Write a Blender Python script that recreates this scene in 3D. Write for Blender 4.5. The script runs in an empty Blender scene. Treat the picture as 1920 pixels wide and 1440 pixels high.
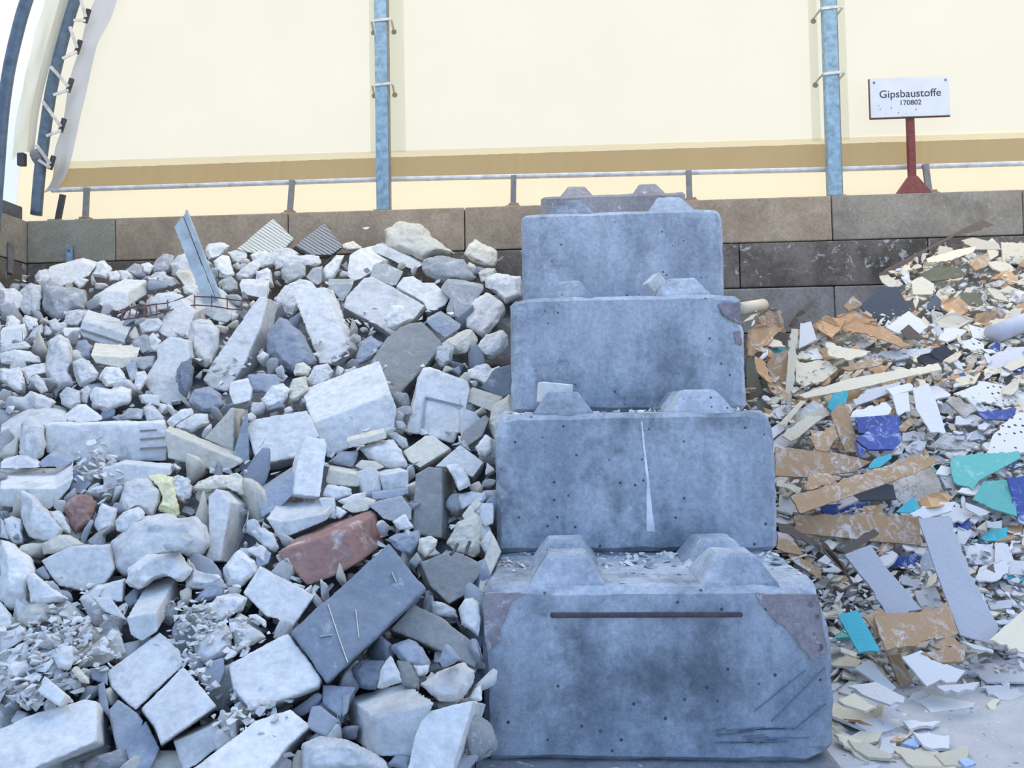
import bpy, bmesh, math, random
from mathutils import Vector, Matrix, noise
random.seed(7)
SC = bpy.context.scene
COL = SC.collection
# ---------------------------------------------------------------- camera
F = 1400.0                                   # focal length in pixels of the 1920x1440 frame
CAM_Z = 1.64
cd = bpy.data.cameras.new('camera'); cam = bpy.data.objects.new('camera', cd); COL.objects.link(cam)
cd.sensor_width = 36; cd.lens = F/1920*36; cd.clip_start = .05; cd.clip_end = 300
YAW, PITCH, ROLL = math.radians(3.0), math.radians(1.85), math.radians(-1.0)
CM = Matrix.Translation((0, 0, CAM_Z)) @ Matrix.Rotation(YAW, 4, 'Z') @ Matrix.Rotation(math.pi/2+PITCH, 4, 'X') @ Matrix.Rotation(ROLL, 4, 'Z')
cam.matrix_world = CM
SC.camera = cam
# ---------------------------------------------------------------- world, sun, exposure
SC.view_settings.view_transform = 'Standard'; SC.view_settings.look = 'None'
SC.view_settings.gamma = 1; SC.view_settings.exposure = 0.25; SC.view_settings.use_curve_mapping = False
SKY_STRENGTH = 1.35
SUN_STRENGTH = 10.5
w = bpy.data.worlds.new('sky'); SC.world = w; w.use_nodes = True
nt = w.node_tree; bg = nt.nodes['Background']
tc = nt.nodes.new('ShaderNodeTexCoord'); sp = nt.nodes.new('ShaderNodeSeparateXYZ'); cr = nt.nodes.new('ShaderNodeValToRGB')
nt.links.new(tc.outputs['Generated'], sp.inputs[0]); nt.links.new(sp.outputs['Z'], cr.inputs[0]); nt.links.new(cr.outputs[0], bg.inputs[0])
cr.color_ramp.elements[0].position = 0.0; cr.color_ramp.elements[0].color = (.36, .52, .82, 1)
cr.color_ramp.elements[1].position = .7; cr.color_ramp.elements[1].color = (.33, .55, 1.0, 1)
bg.inputs[1].default_value = SKY_STRENGTH
sl = bpy.data.lights.new('sun', 'SUN'); so = bpy.data.objects.new('sun', sl); COL.objects.link(so)
sl.energy = SUN_STRENGTH; sl.color = (1.0, .92, .78); sl.angle = math.radians(1)
so.rotation_euler = (math.radians(-50), math.radians(8), 0)      # shines from beyond the gable, through the membrane
so.location = (0, 30, 30)

# ---------------------------------------------------------------- helpers
def at(px, py, d):
    return CM @ Vector(((px-960)/F*d, -(py-720)/F*d, -d))
def on_y(px, py, Y):
    o = CM.translation; r = at(px, py, 1)-o
    return o+r*((Y-o.y)/r.y)
def on_x(px, py, X):
    o = CM.translation; r = at(px, py, 1)-o
    return o+r*((X-o.x)/r.x)
def link(name, me, mat=None, parent=None, loc=None):
    o = bpy.data.objects.new(name, me); COL.objects.link(o)
    if mat is not None: me.materials.append(mat)
    if parent: o.parent = parent
    if loc is not None: o.location = loc
    return o
def obj(name, bm, mat, parent=None, loc=None, smooth=False):
    me = bpy.data.meshes.new(name)
    bmesh.ops.recalc_face_normals(bm, faces=bm.faces)
    if smooth:
        for f in bm.faces: f.smooth = True
    bm.to_mesh(me); bm.free()
    return link(name, me, mat, parent, loc)
def empty(name, loc=(0, 0, 0)):
    o = bpy.data.objects.new(name, None); COL.objects.link(o); o.location = loc; o.empty_display_size = .1
    return o
def tag(o, label=None, cat=None, group=None, kind=None):
    if label: o['label'] = label
    if cat: o['category'] = cat
    if group: o['group'] = group
    if kind: o['kind'] = kind
    return o
def box(bm, x0, x1, y0, y1, z0, z1, bev=0, seg=1):
    r = bmesh.ops.create_cube(bm, size=1)
    vs = r['verts']
    for v in vs:
        v.co = Vector(((x0+x1)/2+v.co.x*(x1-x0), (y0+y1)/2+v.co.y*(y1-y0), (z0+z1)/2+v.co.z*(z1-z0)))
    if bev:
        es = list({e for v in vs for e in v.link_edges})
        bmesh.ops.bevel(bm, geom=es, offset=bev, segments=seg, affect='EDGES', profile=.6)
def tube(bm, pts, r, n=10, cap=True):
    pts = [Vector(p) for p in pts]; rings = []
    for i, p in enumerate(pts):
        t = (pts[min(i+1, len(pts)-1)]-pts[max(i-1, 0)]).normalized()
        a = t.cross(Vector((0, 1, 0)) if abs(t.y) < .8 else Vector((1, 0, 0))).normalized(); b = t.cross(a)
        rr = r[i] if isinstance(r, (list, tuple)) else r
        rings.append([bm.verts.new(p+a*math.cos(2*math.pi*k/n)*rr+b*math.sin(2*math.pi*k/n)*rr) for k in range(n)])
    for A, B in zip(rings, rings[1:]):
        for k in range(n): bm.faces.new((A[k], A[(k+1) % n], B[(k+1) % n], B[k]))
    if cap: bm.faces.new(rings[0]); bm.faces.new(rings[-1])
def strip(bm, a, b, wd, th, nrm=Vector((0, 1, 0))):
    a = Vector(a); b = Vector(b); t = (b-a).normalized(); s = t.cross(nrm).normalized()*wd/2; n = nrm*th/2
    vs = [bm.verts.new(p+q) for p in (a, b) for q in (s+n, -s+n, -s-n, s-n)]
    for f in ((0, 1, 2, 3), (7, 6, 5, 4), (0, 4, 5, 1), (1, 5, 6, 2), (2, 6, 7, 3), (3, 7, 4, 0)): bm.faces.new([vs[i] for i in f])

# ---------------------------------------------------------------- materials
def newmat(name):
    m = bpy.data.materials.new(name); m.use_nodes = True
    return m, m.node_tree, m.node_tree.nodes['Principled BSDF']
def N(nt, kind, **kw):
    n = nt.nodes.new(kind)
    for k, v in kw.items():
        if k in n.inputs: n.inputs[k].default_value = v
        else: setattr(n, k, v)
    return n
def noise_n(nt, vec, scale, detail=6, rough=.6, dist=0):
    n = N(nt, 'ShaderNodeTexNoise', Scale=scale, Detail=detail, Roughness=rough, Distortion=dist)
    nt.links.new(vec, n.inputs['Vector']); return n
def ramp(nt, src, a, b, ca=(0, 0, 0, 1), cb=(1, 1, 1, 1)):
    r = nt.nodes.new('ShaderNodeValToRGB'); e = r.color_ramp.elements
    e[0].position, e[1].position = a, b; e[0].color, e[1].color = ca, cb
    nt.links.new(src, r.inputs[0]); return r
def mix(nt, fac, a, b, mode='MIX'):
    m = N(nt, 'ShaderNodeMix', data_type='RGBA', blend_type=mode)
    for inp, v in ((0, fac), (6, a), (7, b)):
        if hasattr(v, 'is_output'): nt.links.new(v, m.inputs[inp])
        else: m.inputs[inp].default_value = v if inp == 0 or len(v) == 4 else (*v, 1)
    return m.outputs[2]
def coords(nt, space='Object', rnd=True):
    tc = nt.nodes.new('ShaderNodeTexCoord'); out = tc.outputs[space]
    if rnd:
        oi = nt.nodes.new('ShaderNodeObjectInfo'); ml = N(nt, 'ShaderNodeMath', operation='MULTIPLY'); ml.inputs[1].default_value = 40
        nt.links.new(oi.outputs['Random'], ml.inputs[0]); ad = N(nt, 'ShaderNodeVectorMath', operation='ADD')
        nt.links.new(out, ad.inputs[0]); nt.links.new(ml.outputs[0], ad.inputs[1]); out = ad.outputs[0]
    return out
def bump(nt, bs, height, strength=.4, dist=.01):
    b = N(nt, 'ShaderNodeBump', Strength=strength, Distance=dist)
    nt.links.new(height, b.inputs['Height']); nt.links.new(b.outputs[0], bs.inputs['Normal'])
def stone(name, c, c2, patch=.5, bstr=.5, pscale=5, vary=.12):
    m, nt, bs = newmat(name); v = coords(nt)
    n1 = noise_n(nt, v, pscale, 8, .65, .4); r1 = ramp(nt, n1.outputs[0], patch, patch+.14)
    colr = mix(nt, r1.outputs[0], c, c2)
    oi = nt.nodes.new('ShaderNodeObjectInfo'); rr = ramp(nt, oi.outputs['Random'], 0, 1, (1-vary*1.6, 1-vary*1.5, 1-vary*1.4, 1), (1+vary*.3, 1+vary*.25, 1+vary*.1, 1))
    colr = mix(nt, 1.0, colr, rr.outputs[0], 'MULTIPLY')
    n2 = noise_n(nt, v, 17, 10, .8); r2 = ramp(nt, n2.outputs[0], .34, .60, (.80, .80, .80, 1), (1.06, 1.06, 1.06, 1))
    colr = mix(nt, 1.0, colr, r2.outputs[0], 'MULTIPLY')
    nt.links.new(colr, bs.inputs['Base Color']); bs.inputs['Roughness'].default_value = .92
    bs.inputs['Specular IOR Level'].default_value = .2
    n3 = noise_n(nt, v, 22, 10, .72); bump(nt, bs, n3.outputs[0], bstr, .02)
    return m
SM = {
 'w': stone('white_gypsum', (.82, .80, .76), (.64, .63, .60), .52),
 'c': stone('cream_gypsum', (.80, .74, .61), (.66, .61, .50), .55),
 'g': stone('grey_plaster', (.46, .47, .47), (.72, .71, .69), .52, .6, 6),
 'b': stone('bluish_grey_stone', (.40, .43, .48), (.60, .62, .64), .58),
 'o': stone('weathered_grey_stone', (.36, .355, .33), (.58, .57, .53), .58, .5, 7),
 'd': stone('dark_slate_face', (.23, .26, .30), (.58, .60, .63), .60, .3, 7),
 'r': stone('brick_red_face', (.40, .23, .19), (.64, .55, .50), .55, .4, 9),
 's': stone('stained_gypsum', (.76, .73, .69), (.30, .26, .22), .58, .7, 5),
 'y': stone('yellow_foam', (.90, .82, .50), (.90, .84, .62), .6, .3),
}
def ribbed(name, c, c2):
    m, nt, bs = newmat(name); v = coords(nt, rnd=False)
    wv = N(nt, 'ShaderNodeTexWave', Scale=9, Distortion=.4); wv.bands_direction = 'DIAGONAL'; nt.links.new(v, wv.inputs['Vector'])
    r = ramp(nt, wv.outputs[0], .3, .6); nt.links.new(mix(nt, r.outputs[0], c2, c), bs.inputs['Base Color'])
    bs.inputs['Roughness'].default_value = .9; bump(nt, bs, wv.outputs[0], .7, .02); return m
SM['n'] = ribbed('ribbed_cream', (.78, .76, .66), (.50, .49, .42)); SM['k'] = ribbed('ribbed_grey', (.42, .42, .40), (.20, .20, .20))

def board(name, c, scuff=(.78, .76, .72), amt=.62, sc=9, stretch=(1, 1, 1), rough=.85):
    m, nt, bs = newmat(name); v = coords(nt)
    mp = nt.nodes.new('ShaderNodeMapping'); mp.inputs['Scale'].default_value = stretch; nt.links.new(v, mp.inputs[0])
    n1 = noise_n(nt, mp.outputs[0], sc, 12, .8, 1.2); r1 = ramp(nt, n1.outputs[0], amt-.03, amt+.04)
    n0 = noise_n(nt, v, 2.2, 3, .5); r0 = ramp(nt, n0.outputs[0], .35, .62); 
    mm = N(nt, 'ShaderNodeMath', operation='MULTIPLY'); nt.links.new(r1.outputs[0], mm.inputs[0]); nt.links.new(r0.outputs[0], mm.inputs[1])
    colr = mix(nt, mm.outputs[0], c, scuff)
    oi = nt.nodes.new('ShaderNodeObjectInfo'); rr = ramp(nt, oi.outputs['Random'], 0, 1, (.78, .78, .8, 1), (1.1, 1.08, 1.05, 1))
    colr = mix(nt, 1.0, colr, rr.outputs[0], 'MULTIPLY')
    nt.links.new(colr, bs.inputs['Base Color']); bs.inputs['Roughness'].default_value = rough; bs.inputs['Specular IOR Level'].default_value = .25
    n3 = noise_n(nt, v, 30, 8, .7); bump(nt, bs, n3.outputs[0], .6, .015); return m
BM = {
 'B': board('brown_card_face', (.52, .33, .18), amt=.53),
 'W': board('white_gypsum_board', (.76, .74, .72), (.60, .54, .46), .62),
 'E': board('grey_card_face', (.56, .57, .59), (.70, .70, .70), .60),
 'C': board('cream_board_core', (.80, .71, .53), (.62, .52, .38), .58),
 'T': board('teal_board', (.10, .47, .52), (.55, .75, .76), .60),
 'M': board('mint_board', (.20, .58, .50), (.60, .78, .72), .58),
 'U': board('blue_film', (.06, .10, .34), (.50, .56, .72), .55, rough=.5),
 'K': board('black_torn_film', (.07, .07, .08), (.35, .35, .36), .62),
 'G': board('dark_grey_panel', (.14, .15, .165), (.3, .31, .32), .64),
 'O': board('orange_brown_board', (.66, .39, .20), (.78, .68, .50), .55),
 'L': board('olive_board', (.17, .165, .11), (.45, .46, .38), .6),
 'S': board('dusty_speckled_board', (.40, .34, .26), (.72, .70, .67), .46, 14),
 'D': board('dark_brown_strip', (.17, .13, .105), (.4, .36, .32), .62),
 'V': board('pale_blue_board', (.50, .62, .86), (.8, .82, .86), .6),
}
def perforated():
    m, nt, bs = newmat('perforated_board'); v = coords(nt, rnd=False)
    vo = N(nt, 'ShaderNodeTexVoronoi', Scale=17, Randomness=.35); nt.links.new(v, vo.inputs['Vector'])
    r = ramp(nt, vo.outputs['Distance'], .19, .24); nt.links.new(mix(nt, r.outputs[0], (.08, .07, .06), (.76, .72, .62)), bs.inputs['Base Color'])
    bs.inputs['Roughness'].default_value = .9; return m
BM['F'] = perforated()

def concrete(name, c, c2, c3, scuff=.72, scuffc=(.6, .58, .55), holes=.10, streak=True):
    m, nt, bs = newmat(name); v = coords(nt)
    mp = nt.nodes.new('ShaderNodeMapping'); mp.inputs['Scale'].default_value = (1, 1, .35 if streak else 1); nt.links.new(v, mp.inputs[0])
    n1 = noise_n(nt, mp.outputs[0], 2.4, 10, .68, .08); r1 = ramp(nt, n1.outputs[0], .38, .60); colr = mix(nt, r1.outputs[0], c, c2)
    n2 = noise_n(nt, v, 1.7, 9, .68, .08); r2 = ramp(nt, n2.outputs[0], .50, .66); colr = mix(nt, r2.outputs[0], colr, c3)
    n5 = noise_n(nt, v, 30, 12, .85); r5 = ramp(nt, n5.outputs[0], .36, .64, (.70, .70, .70, 1), (1.22, 1.22, 1.22, 1)); colr = mix(nt, 1.0, colr, r5.outputs[0], 'MULTIPLY')
    n3 = noise_n(nt, v, 7, 12, .75, 1.2); r3 = ramp(nt, n3.outputs[0], scuff-.02, scuff+.03); colr = mix(nt, r3.outputs[0], colr, scuffc)
    vo = N(nt, 'ShaderNodeTexVoronoi', Scale=12, Randomness=1); nt.links.new(v, vo.inputs['Vector'])
    r4 = ramp(nt, vo.outputs['Distance'], holes*.8, holes*1.15); 
    n6 = noise_n(nt, v, 3.1, 2, .5); r6 = ramp(nt, n6.outputs[0], .50, .53); 
    mx = N(nt, 'ShaderNodeMath', operation='MAXIMUM'); nt.links.new(r4.outputs[0], mx.inputs[0]); nt.links.new(r6.outputs[0], mx.inputs[1])
    colr = mix(nt, mx.outputs[0], (.10, .105, .12), colr)
    nt.links.new(colr, bs.inputs['Base Color']); bs.inputs['Roughness'].default_value = .9; bs.inputs['Specular IOR Level'].default_value = .2
    ad = N(nt, 'ShaderNodeMath', operation='ADD'); nt.links.new(n5.outputs[0], ad.inputs[0]); nt.links.new(mx.outputs[0], ad.inputs[1])
    bump(nt, bs, ad.outputs[0], .5, .012); return m
CONC = concrete('cast_concrete', (.32, .355, .40), (.54, .575, .61), (.19, .215, .235), .69, (.66, .66, .66))
CONC_DUST = concrete('dusty_concrete', (.27, .255, .255), (.38, .365, .36), (.21, .20, .20), .62, (.72, .72, .72), .05)
WALLM = {
 't': concrete('tan_wall_concrete', (.385, .295, .205), (.46, .36, .26), (.33, .25, .175), .80, (.4, .37, .33), .03, False),
 'g': concrete('greenish_wall_concrete', (.30, .29, .22), (.36, .34, .27), (.25, .24, .19), .80, (.4, .38, .34), .03, False),
 's': concrete('scratched_wall_concrete', (.30, .26, .20), (.38, .33, .26), (.23, .20, .16), .62, (.52, .49, .44), .03, False),
 'd': concrete('dark_wall_concrete', (.14, .115, .095), (.23, .195, .165), (.10, .085, .07), .60, (.50, .48, .45), .03, False),
 'm': concrete('mid_grey_wall_concrete', (.28, .255, .23), (.36, .335, .31), (.22, .20, .185), .66, (.48, .46, .44), .03, False),
}
def plain(name, c, rough=.6, metal=0, nscale=8, amt=.25):
    m, nt, bs = newmat(name); v = coords(nt); n = noise_n(nt, v, nscale, 6, .6)
    r = ramp(nt, n.outputs[0], .3, .7, tuple(x*(1-amt) for x in c)+(1,), tuple(min(1, x*(1+amt)) for x in c)+(1,))
    nt.links.new(r.outputs[0], bs.inputs['Base Color']); bs.inputs['Roughness'].default_value = rough; bs.inputs['Metallic'].default_value = metal
    return m
GALV = plain('galvanised_steel', (.24, .36, .43), .5, .15, 14, .35)
PIPE = plain('dark_galvanised_pipe', (.10, .14, .18), .45, .2, 10, .3)
BRACK = plain('grey_bracket_steel', (.22, .21, .20), .6, .1)
RUST = plain('rusty_mesh', (.12, .05, .05), .8, 0, 30, .4)
REDP = plain('dark_red_paint', (.18, .035, .03), .6, 0, 20, .3)
STRAP = plain('lacing_strap', (.62, .58, .50), .8)
BLACKP = plain('black_plastic', (.05, .05, .05), .6)
METALW = plain('zinc_profile', (.50, .55, .56), .4, .3)
SIGNM = plain('white_sign_enamel', (.66, .67, .68), .5, 0, 5, .06)
INK = plain('black_lettering', (.03, .03, .035), .6)
WOOD = plain('board_wood', (.3, .22, .14), .8)
def fabric(name, trans, diff, fac=.7, wr=0):
    m = bpy.data.materials.new(name); m.use_nodes = True; nt = m.node_tree; nt.nodes.clear()
    o = nt.nodes.new('ShaderNodeOutputMaterial'); t = nt.nodes.new('ShaderNodeBsdfTranslucent'); d = nt.nodes.new('ShaderNodeBsdfDiffuse'); x = nt.nodes.new('ShaderNodeMixShader')
    v = coords(nt, rnd=False); n = noise_n(nt, v, .7, 4, .5); n2 = noise_n(nt, v, 6, 6, .6)
    r = ramp(nt, n.outputs[0], .3, .7, tuple(c*.96 for c in trans)+(1,), tuple(trans)+(1,))
    nt.links.new(r.outputs[0], t.inputs[0]); d.inputs[0].default_value = (*diff, 1); x.inputs[0].default_value = fac
    nt.links.new(d.outputs[0], x.inputs[1]); nt.links.new(t.outputs[0], x.inputs[2]); nt.links.new(x.outputs[0], o.inputs[0])
    return m
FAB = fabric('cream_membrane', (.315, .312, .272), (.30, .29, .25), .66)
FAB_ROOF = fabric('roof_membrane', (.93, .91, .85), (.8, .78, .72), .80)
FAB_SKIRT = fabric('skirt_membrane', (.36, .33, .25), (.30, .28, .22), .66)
FAB_BAND = fabric('beige_hem_fabric', (.56, .46, .30), (.38, .33, .24), .68)
FAB_FLAP = fabric('double_flap_fabric', (.90, .91, .83), (.6, .6, .56), .84)
FAB_EDGE = fabric('white_edge_flap', (.50, .50, .50), (.80, .80, .80), .5)

# ---------------------------------------------------------------- setting: ground, walls of concrete blocks
YW = 9.95                                     # front face of the back wall
gm, gnt, gbs = newmat('dusty_ground'); gv = coords(gnt, rnd=False)
g1 = noise_n(gnt, gv, 3, 8, .6); gr = ramp(gnt, g1.outputs[0], .35, .65, (.56, .53, .50, 1), (.68, .65, .62, 1))
g2 = noise_n(gnt, gv, 26, 12, .8, .6); gr2 = ramp(gnt, g2.outputs[0], .62, .66, (1, 1, 1, 1), (.50, .48, .46, 1))
gnt.links.new(mix(gnt, 1.0, gr.outputs[0], gr2.outputs[0], 'MULTIPLY'), gbs.inputs['Base Color']); gbs.inputs['Roughness'].default_value = .95
bump(gnt, gbs, g2.outputs[0], .6, .02)
bm = bmesh.new(); bmesh.ops.create_grid(bm, x_segments=4, y_segments=4, size=40)
tag(obj('floor', bm, gm), kind='structure')

ROW = .6
ztop = on_y(1230, 376, YW).z
xj = {k: on_y(px, py, YW).x for k, (px, py) in {'c': (50, 410), 0: (216, 405), 1: (550, 395), 2: (885, 386), 4: (1570, 368), 5: (1917, 358)}.items()}
bl = (xj[5]-xj[0])/5
x0j = xj[0]; XC = xj['c']
def wall_block(x0, x1, y0, y1, z0, z1, m, parent):
    bm = bmesh.new(); box(bm, x0+.006, x1-.006, y0, y1, z0+.006, z1-.006, .018, 2)
    for v in bm.verts:
        v.co += noise.noise_vector(v.co*3)*.006
    c = Vector(((x0+x1)/2, (y0+y1)/2, z0)); bmesh.ops.translate(bm, vec=-c, verts=bm.verts)
    return obj('concrete_block', bm, WALLM[m], parent, c)
wb = empty('wall_back', (0, YW, 0)); tag(wb, kind='structure')
wl = empty('wall_left', (XC, YW, 0)); tag(wl, kind='structure')
def put(parent, *a):
    o = wall_block(*a, parent); o.location -= parent.location; return o
for row in range(8):
    z1 = ztop-row*ROW; z0 = z1-ROW if row < 7 else -.2
    off = 0 if row % 2 == 0 else .5
    edges = [XC]+[x0j+(k-off)*bl for k in range(0 if off == 0 else 1, 10)]
    for i, (a, b) in enumerate(zip(edges, edges[1:])):
        if row == 0: m = 'g' if i == 0 else ('s' if i >= 5 else 't')
        elif row == 1: m = 'd'
        elif row == 2: m = 'm'
        else: m = 'm' if i % 2 else 'd'
        put(wb, a, b, YW, YW+.6, z0, z1, m)
    ys = [YW+.6]+[YW-(k+off)*bl*.5 for k in range(0, 8)]
    for i, (a, b) in enumerate(zip(ys, ys[1:])):
        if a-b > .05: put(wl, XC-.6, XC, b, a, z0, z1, ['t', 's', 'd', 'm'][(row*2+i) % 3 if row < 2 else 2+i % 2])
# galvanised lifting straps bolted on the wall
for nm, pxs in (('wall_strap', [(130, 459, 130, 492)]),):
    for a, b, c, d in pxs:
        p = on_y(a, b, YW-.03); q = on_y(c, d, YW-.03); bm = bmesh.new(); strip(bm, p-q, Vector((0, 0, 0)), .085, .02)
        o = obj(nm, bm, GALV, None, q); tag(o, 'small galvanised bracket fixed low on the grey-green wall block', 'bracket')
        bm = bmesh.new(); bmesh.ops.create_uvsphere(bm, u_segments=8, v_segments=6, radius=.02)
        obj('bolt', bm, BRACK, o, (0, -.02, (p-q).z*.7))
p = on_x(20, 455, XC+.02); q = on_x(20, 512, XC+.02); bm = bmesh.new(); strip(bm, p-q, Vector((0, 0, 0)), .09, .02, Vector((1, 0, 0)))
tag(obj('wall_strap', bm, BRACK, None, q), 'rusty flat strap bolted on the left side wall', 'bracket')
# ---------------------------------------------------------------- the tent: gable, band, roof, posts
YG = YW+.34
wb_top = ztop
def sheet(pts_lo, pts_hi, n=24, m=1, wob=0, fr=7.0, seed=0):
    """a thin sheet between two polylines of 3-d points, with soft vertical folds"""
    bm = bmesh.new(); rows = []
    for j in range(m+1):
        s = j/m; rows.append([])
        for i in range(n+1):
            t = i/n; k = t*(len(pts_lo)-1); a = min(int(k), len(pts_lo)-2); fq = k-a
            lo = pts_lo[a].lerp(pts_lo[a+1], fq); hi = pts_hi[a].lerp(pts_hi[a+1], fq)
            p = lo.lerp(hi, s)
            if wob: p = p+Vector((0, wob*(noise.noise(Vector((p.x*fr, p.z*1.2, seed)))), 0))
            rows[-1].append(bm.verts.new(p))
    for A, B in zip(rows, rows[1:]):
        for i in range(n): bm.faces.new((A[i], A[i+1], B[i+1], B[i]))
    return bm
# roof profile in the x-z plane, rising from the left wall
prof = [(0, 0), (.12, .45), (.36, 1.1), (.80, 2.2), (1.20, 3.0), (1.9, 3.9), (3.0, 4.9), (4.8, 5.9), (7.2, 6.6), (9.2, 6.75)]
XL = XC-.42
edge = [on_y(a, b, YG) for a, b in ((28, 420), (36, 320), (54, 205), (84, 95), (118, 0), (165, -110), (235, -230))]
full = [(p.x, p.z) for p in edge]
ex, ez = full[-1]; full += [(ex+(XL+9.2-ex)*k, ez+(ztop+6.9-ez)*math.sin(k*math.pi/2)) for k in (.12, .28, .5, .75, 1)]
xr = 2*(XL+9.2)
full += [(xr-x, z) for x, z in reversed(full[:-1])]
bm = bmesh.new()
def dens(pl, n=3):
    out = []
    for (a, b), (c, d) in zip(pl, pl[1:]): out += [(a+(c-a)*k/n, b+(d-b)*k/n) for k in range(n)]
    return out+[pl[-1]]
def smoothpl(pl):
    for _ in range(2): pl = [pl[0]]+[((a[0]+2*b[0]+c[0])/4, (a[1]+2*b[1]+c[1])/4) for a, b, c in zip(pl, pl[1:], pl[2:])]+[pl[-1]]
    return pl
fl = smoothpl(dens(full))
YF = 3.2                                      # front edge of the roof, open to the sky
ny = 8; rings = [[bm.verts.new((x, YG+.02+(YF-YG)*k/ny, z)) for x, z in fl] for k in range(ny+1)]
for A, B in zip(rings, rings[1:]):
    for i in range(len(fl)-1): bm.faces.new((A[i], A[i+1], B[i+1], B[i]))
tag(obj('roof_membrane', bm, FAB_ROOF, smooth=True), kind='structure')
# gable sheet above the hem band
bandtop = [on_y(110, 305, YG), on_y(700, 285, YG), on_y(1550, 262, YG), on_y(1920, 250, YG)]
zb = lambda x: bandtop[0].z+(x-bandtop[0].x)*(bandtop[-1].z-bandtop[0].z)/(bandtop[-1].x-bandtop[0].x)
bm = bmesh.new(); top = [(x, z) for x, z in fl if z > bandtop[0].z-.05]
vt = [bm.verts.new((x, YG, z)) for x, z in top]; vb = [bm.verts.new((x, YG, min(z, bandtop[0].z-.02))) for x, z in top]
for i in range(len(top)-1):
    bm.faces.new((vb[i], vb[i+1], vt[i+1], vt[i]))
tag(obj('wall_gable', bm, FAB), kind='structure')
# lower skirt between band and wall
bm = sheet([Vector((XL, YG, ztop-.1)), Vector((xr-XL, YG, ztop-.1))], [Vector((XL, YG, bandtop[0].z-.02)), Vector((xr-XL, YG, bandtop[0].z-.02))], 10)
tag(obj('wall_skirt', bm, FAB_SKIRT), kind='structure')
# upper paler hem strip and beige band
lo = [on_y(120, 318, YG-.03), on_y(705, 297, YG-.03), on_y(1550, 271, YG-.03), on_y(2100, 255, YG-.03)]
hi = [on_y(120, 303, YG-.03), on_y(705, 284, YG-.03), on_y(1550, 259, YG-.03), on_y(2100, 243, YG-.03)]
FAB_SEAM = fabric('seam_fabric', (.90, .87, .76), (.6, .58, .5), .80)
hem = empty('fabric_hem_band', lo[0]); tag(hem, 'long beige fabric hem band stretched above the concrete back wall', 'fabric band')
def child(o): 
    o.location = o.location-hem.location; return o
bm = sheet(lo, hi, 60, 1, .0); child(obj('seam_strip', bm, FAB_SEAM, hem))
lo2 = [on_y(100, 356, YG-.05), on_y(705, 336, YG-.05), on_y(1550, 317, YG-.05), on_y(2100, 300, YG-.05)]
hi2 = [on_y(112, 317, YG-.05), on_y(705, 296, YG-.05), on_y(1550, 270, YG-.05), on_y(2100, 254, YG-.05)]
bm = sheet(lo2, hi2, 400, 5, .02, 11.0); child(obj('beige_band', bm, FAB_BAND, hem, smooth=True))
bm = bmesh.new(); tube(bm, [p+Vector((0, -.03, -.015)) for p in lo2], .035, 10); o = child(obj('hem_tube', bm, plain('white_hem_tube', (.62, .62, .60), .6), hem)); o['label'] = 'white round tube along the lower edge'
# posts with flaps
for px_t, px_b, yb, lab in ((713, 720, 387, 'blue-grey galvanised steel post left of the concrete block stack'), (1554, 1563, 366, 'blue-grey galvanised steel post between the block stack and the sign')):
    pb = on_y(px_b, yb, YW+.14); pt = on_y(px_t, 2, YW+.14); x = (pb.x+pt.x)/2; H = 10.4 if True else 0
    zt = max(z for (xx, z) in fl if abs(xx-x) < 1.2)-.15
    post = empty('steel_post', (x, YW+.14, ztop)); tag(post, lab, 'post')
    bm = bmesh.new(); box(bm, -.085, .085, -.06, .06, .0, zt-ztop, .008, 1); obj('upright', bm, GALV, post)
    bm = bmesh.new(); box(bm, .07, .10, -.05, .07, .0, zt-ztop, .002, 1); box(bm, -.12, .12, -.09, .09, 0, .015); obj('flange', bm, BRACK, post)
    bm = bmesh.new()
    z_lo = on_y(px_b, 288 if px_b < 1000 else 265, YG).z-ztop
    for s in (-1, 1):
        a = .07 if s > 0 else -.21
        vs = [bm.verts.new(q) for q in ((a, .165, z_lo), (a+(.20 if s > 0 else .10)+.02, .165, z_lo), (a+(.20 if s > 0 else .10)+.0, .165, zt-ztop-.3), (a, .165, zt-ztop-.3))]; bm.faces.new(vs)
    obj('fabric_flap', bm, FAB_FLAP, post)
    for py1, py2 in ((43, 40), (163, 160)) if px_b < 1000 else ((20, 18), (142, 140)):
        zz = on_y(px_b, py1, YW+.14).z-ztop
        bm = bmesh.new(); strip(bm, (-.12, -.068, zz), (.16, -.068, zz+.02), .035, .012); strip(bm, (-.12, -.06, zz), (-.15, .15, zz-.02), .03, .01, Vector((0, 0, 1))); strip(bm, (.16, -.06, zz), (.14, .15, zz-.02), .03, .01, Vector((0, 0, 1)))
        o = obj('cable_tie', bm, STRAP, post)
        for s in (-1, 1):
            bm = bmesh.new(); bmesh.ops.create_circle(bm, cap_ends=True, segments=16, radius=.038, matrix=Matrix.Translation((s*.145, .16, zz-.05)) @ Matrix.Rotation(math.pi/2, 4, 'X'))
            obj('eyelet_hole', bm, FAB_SKIRT, post)
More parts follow.
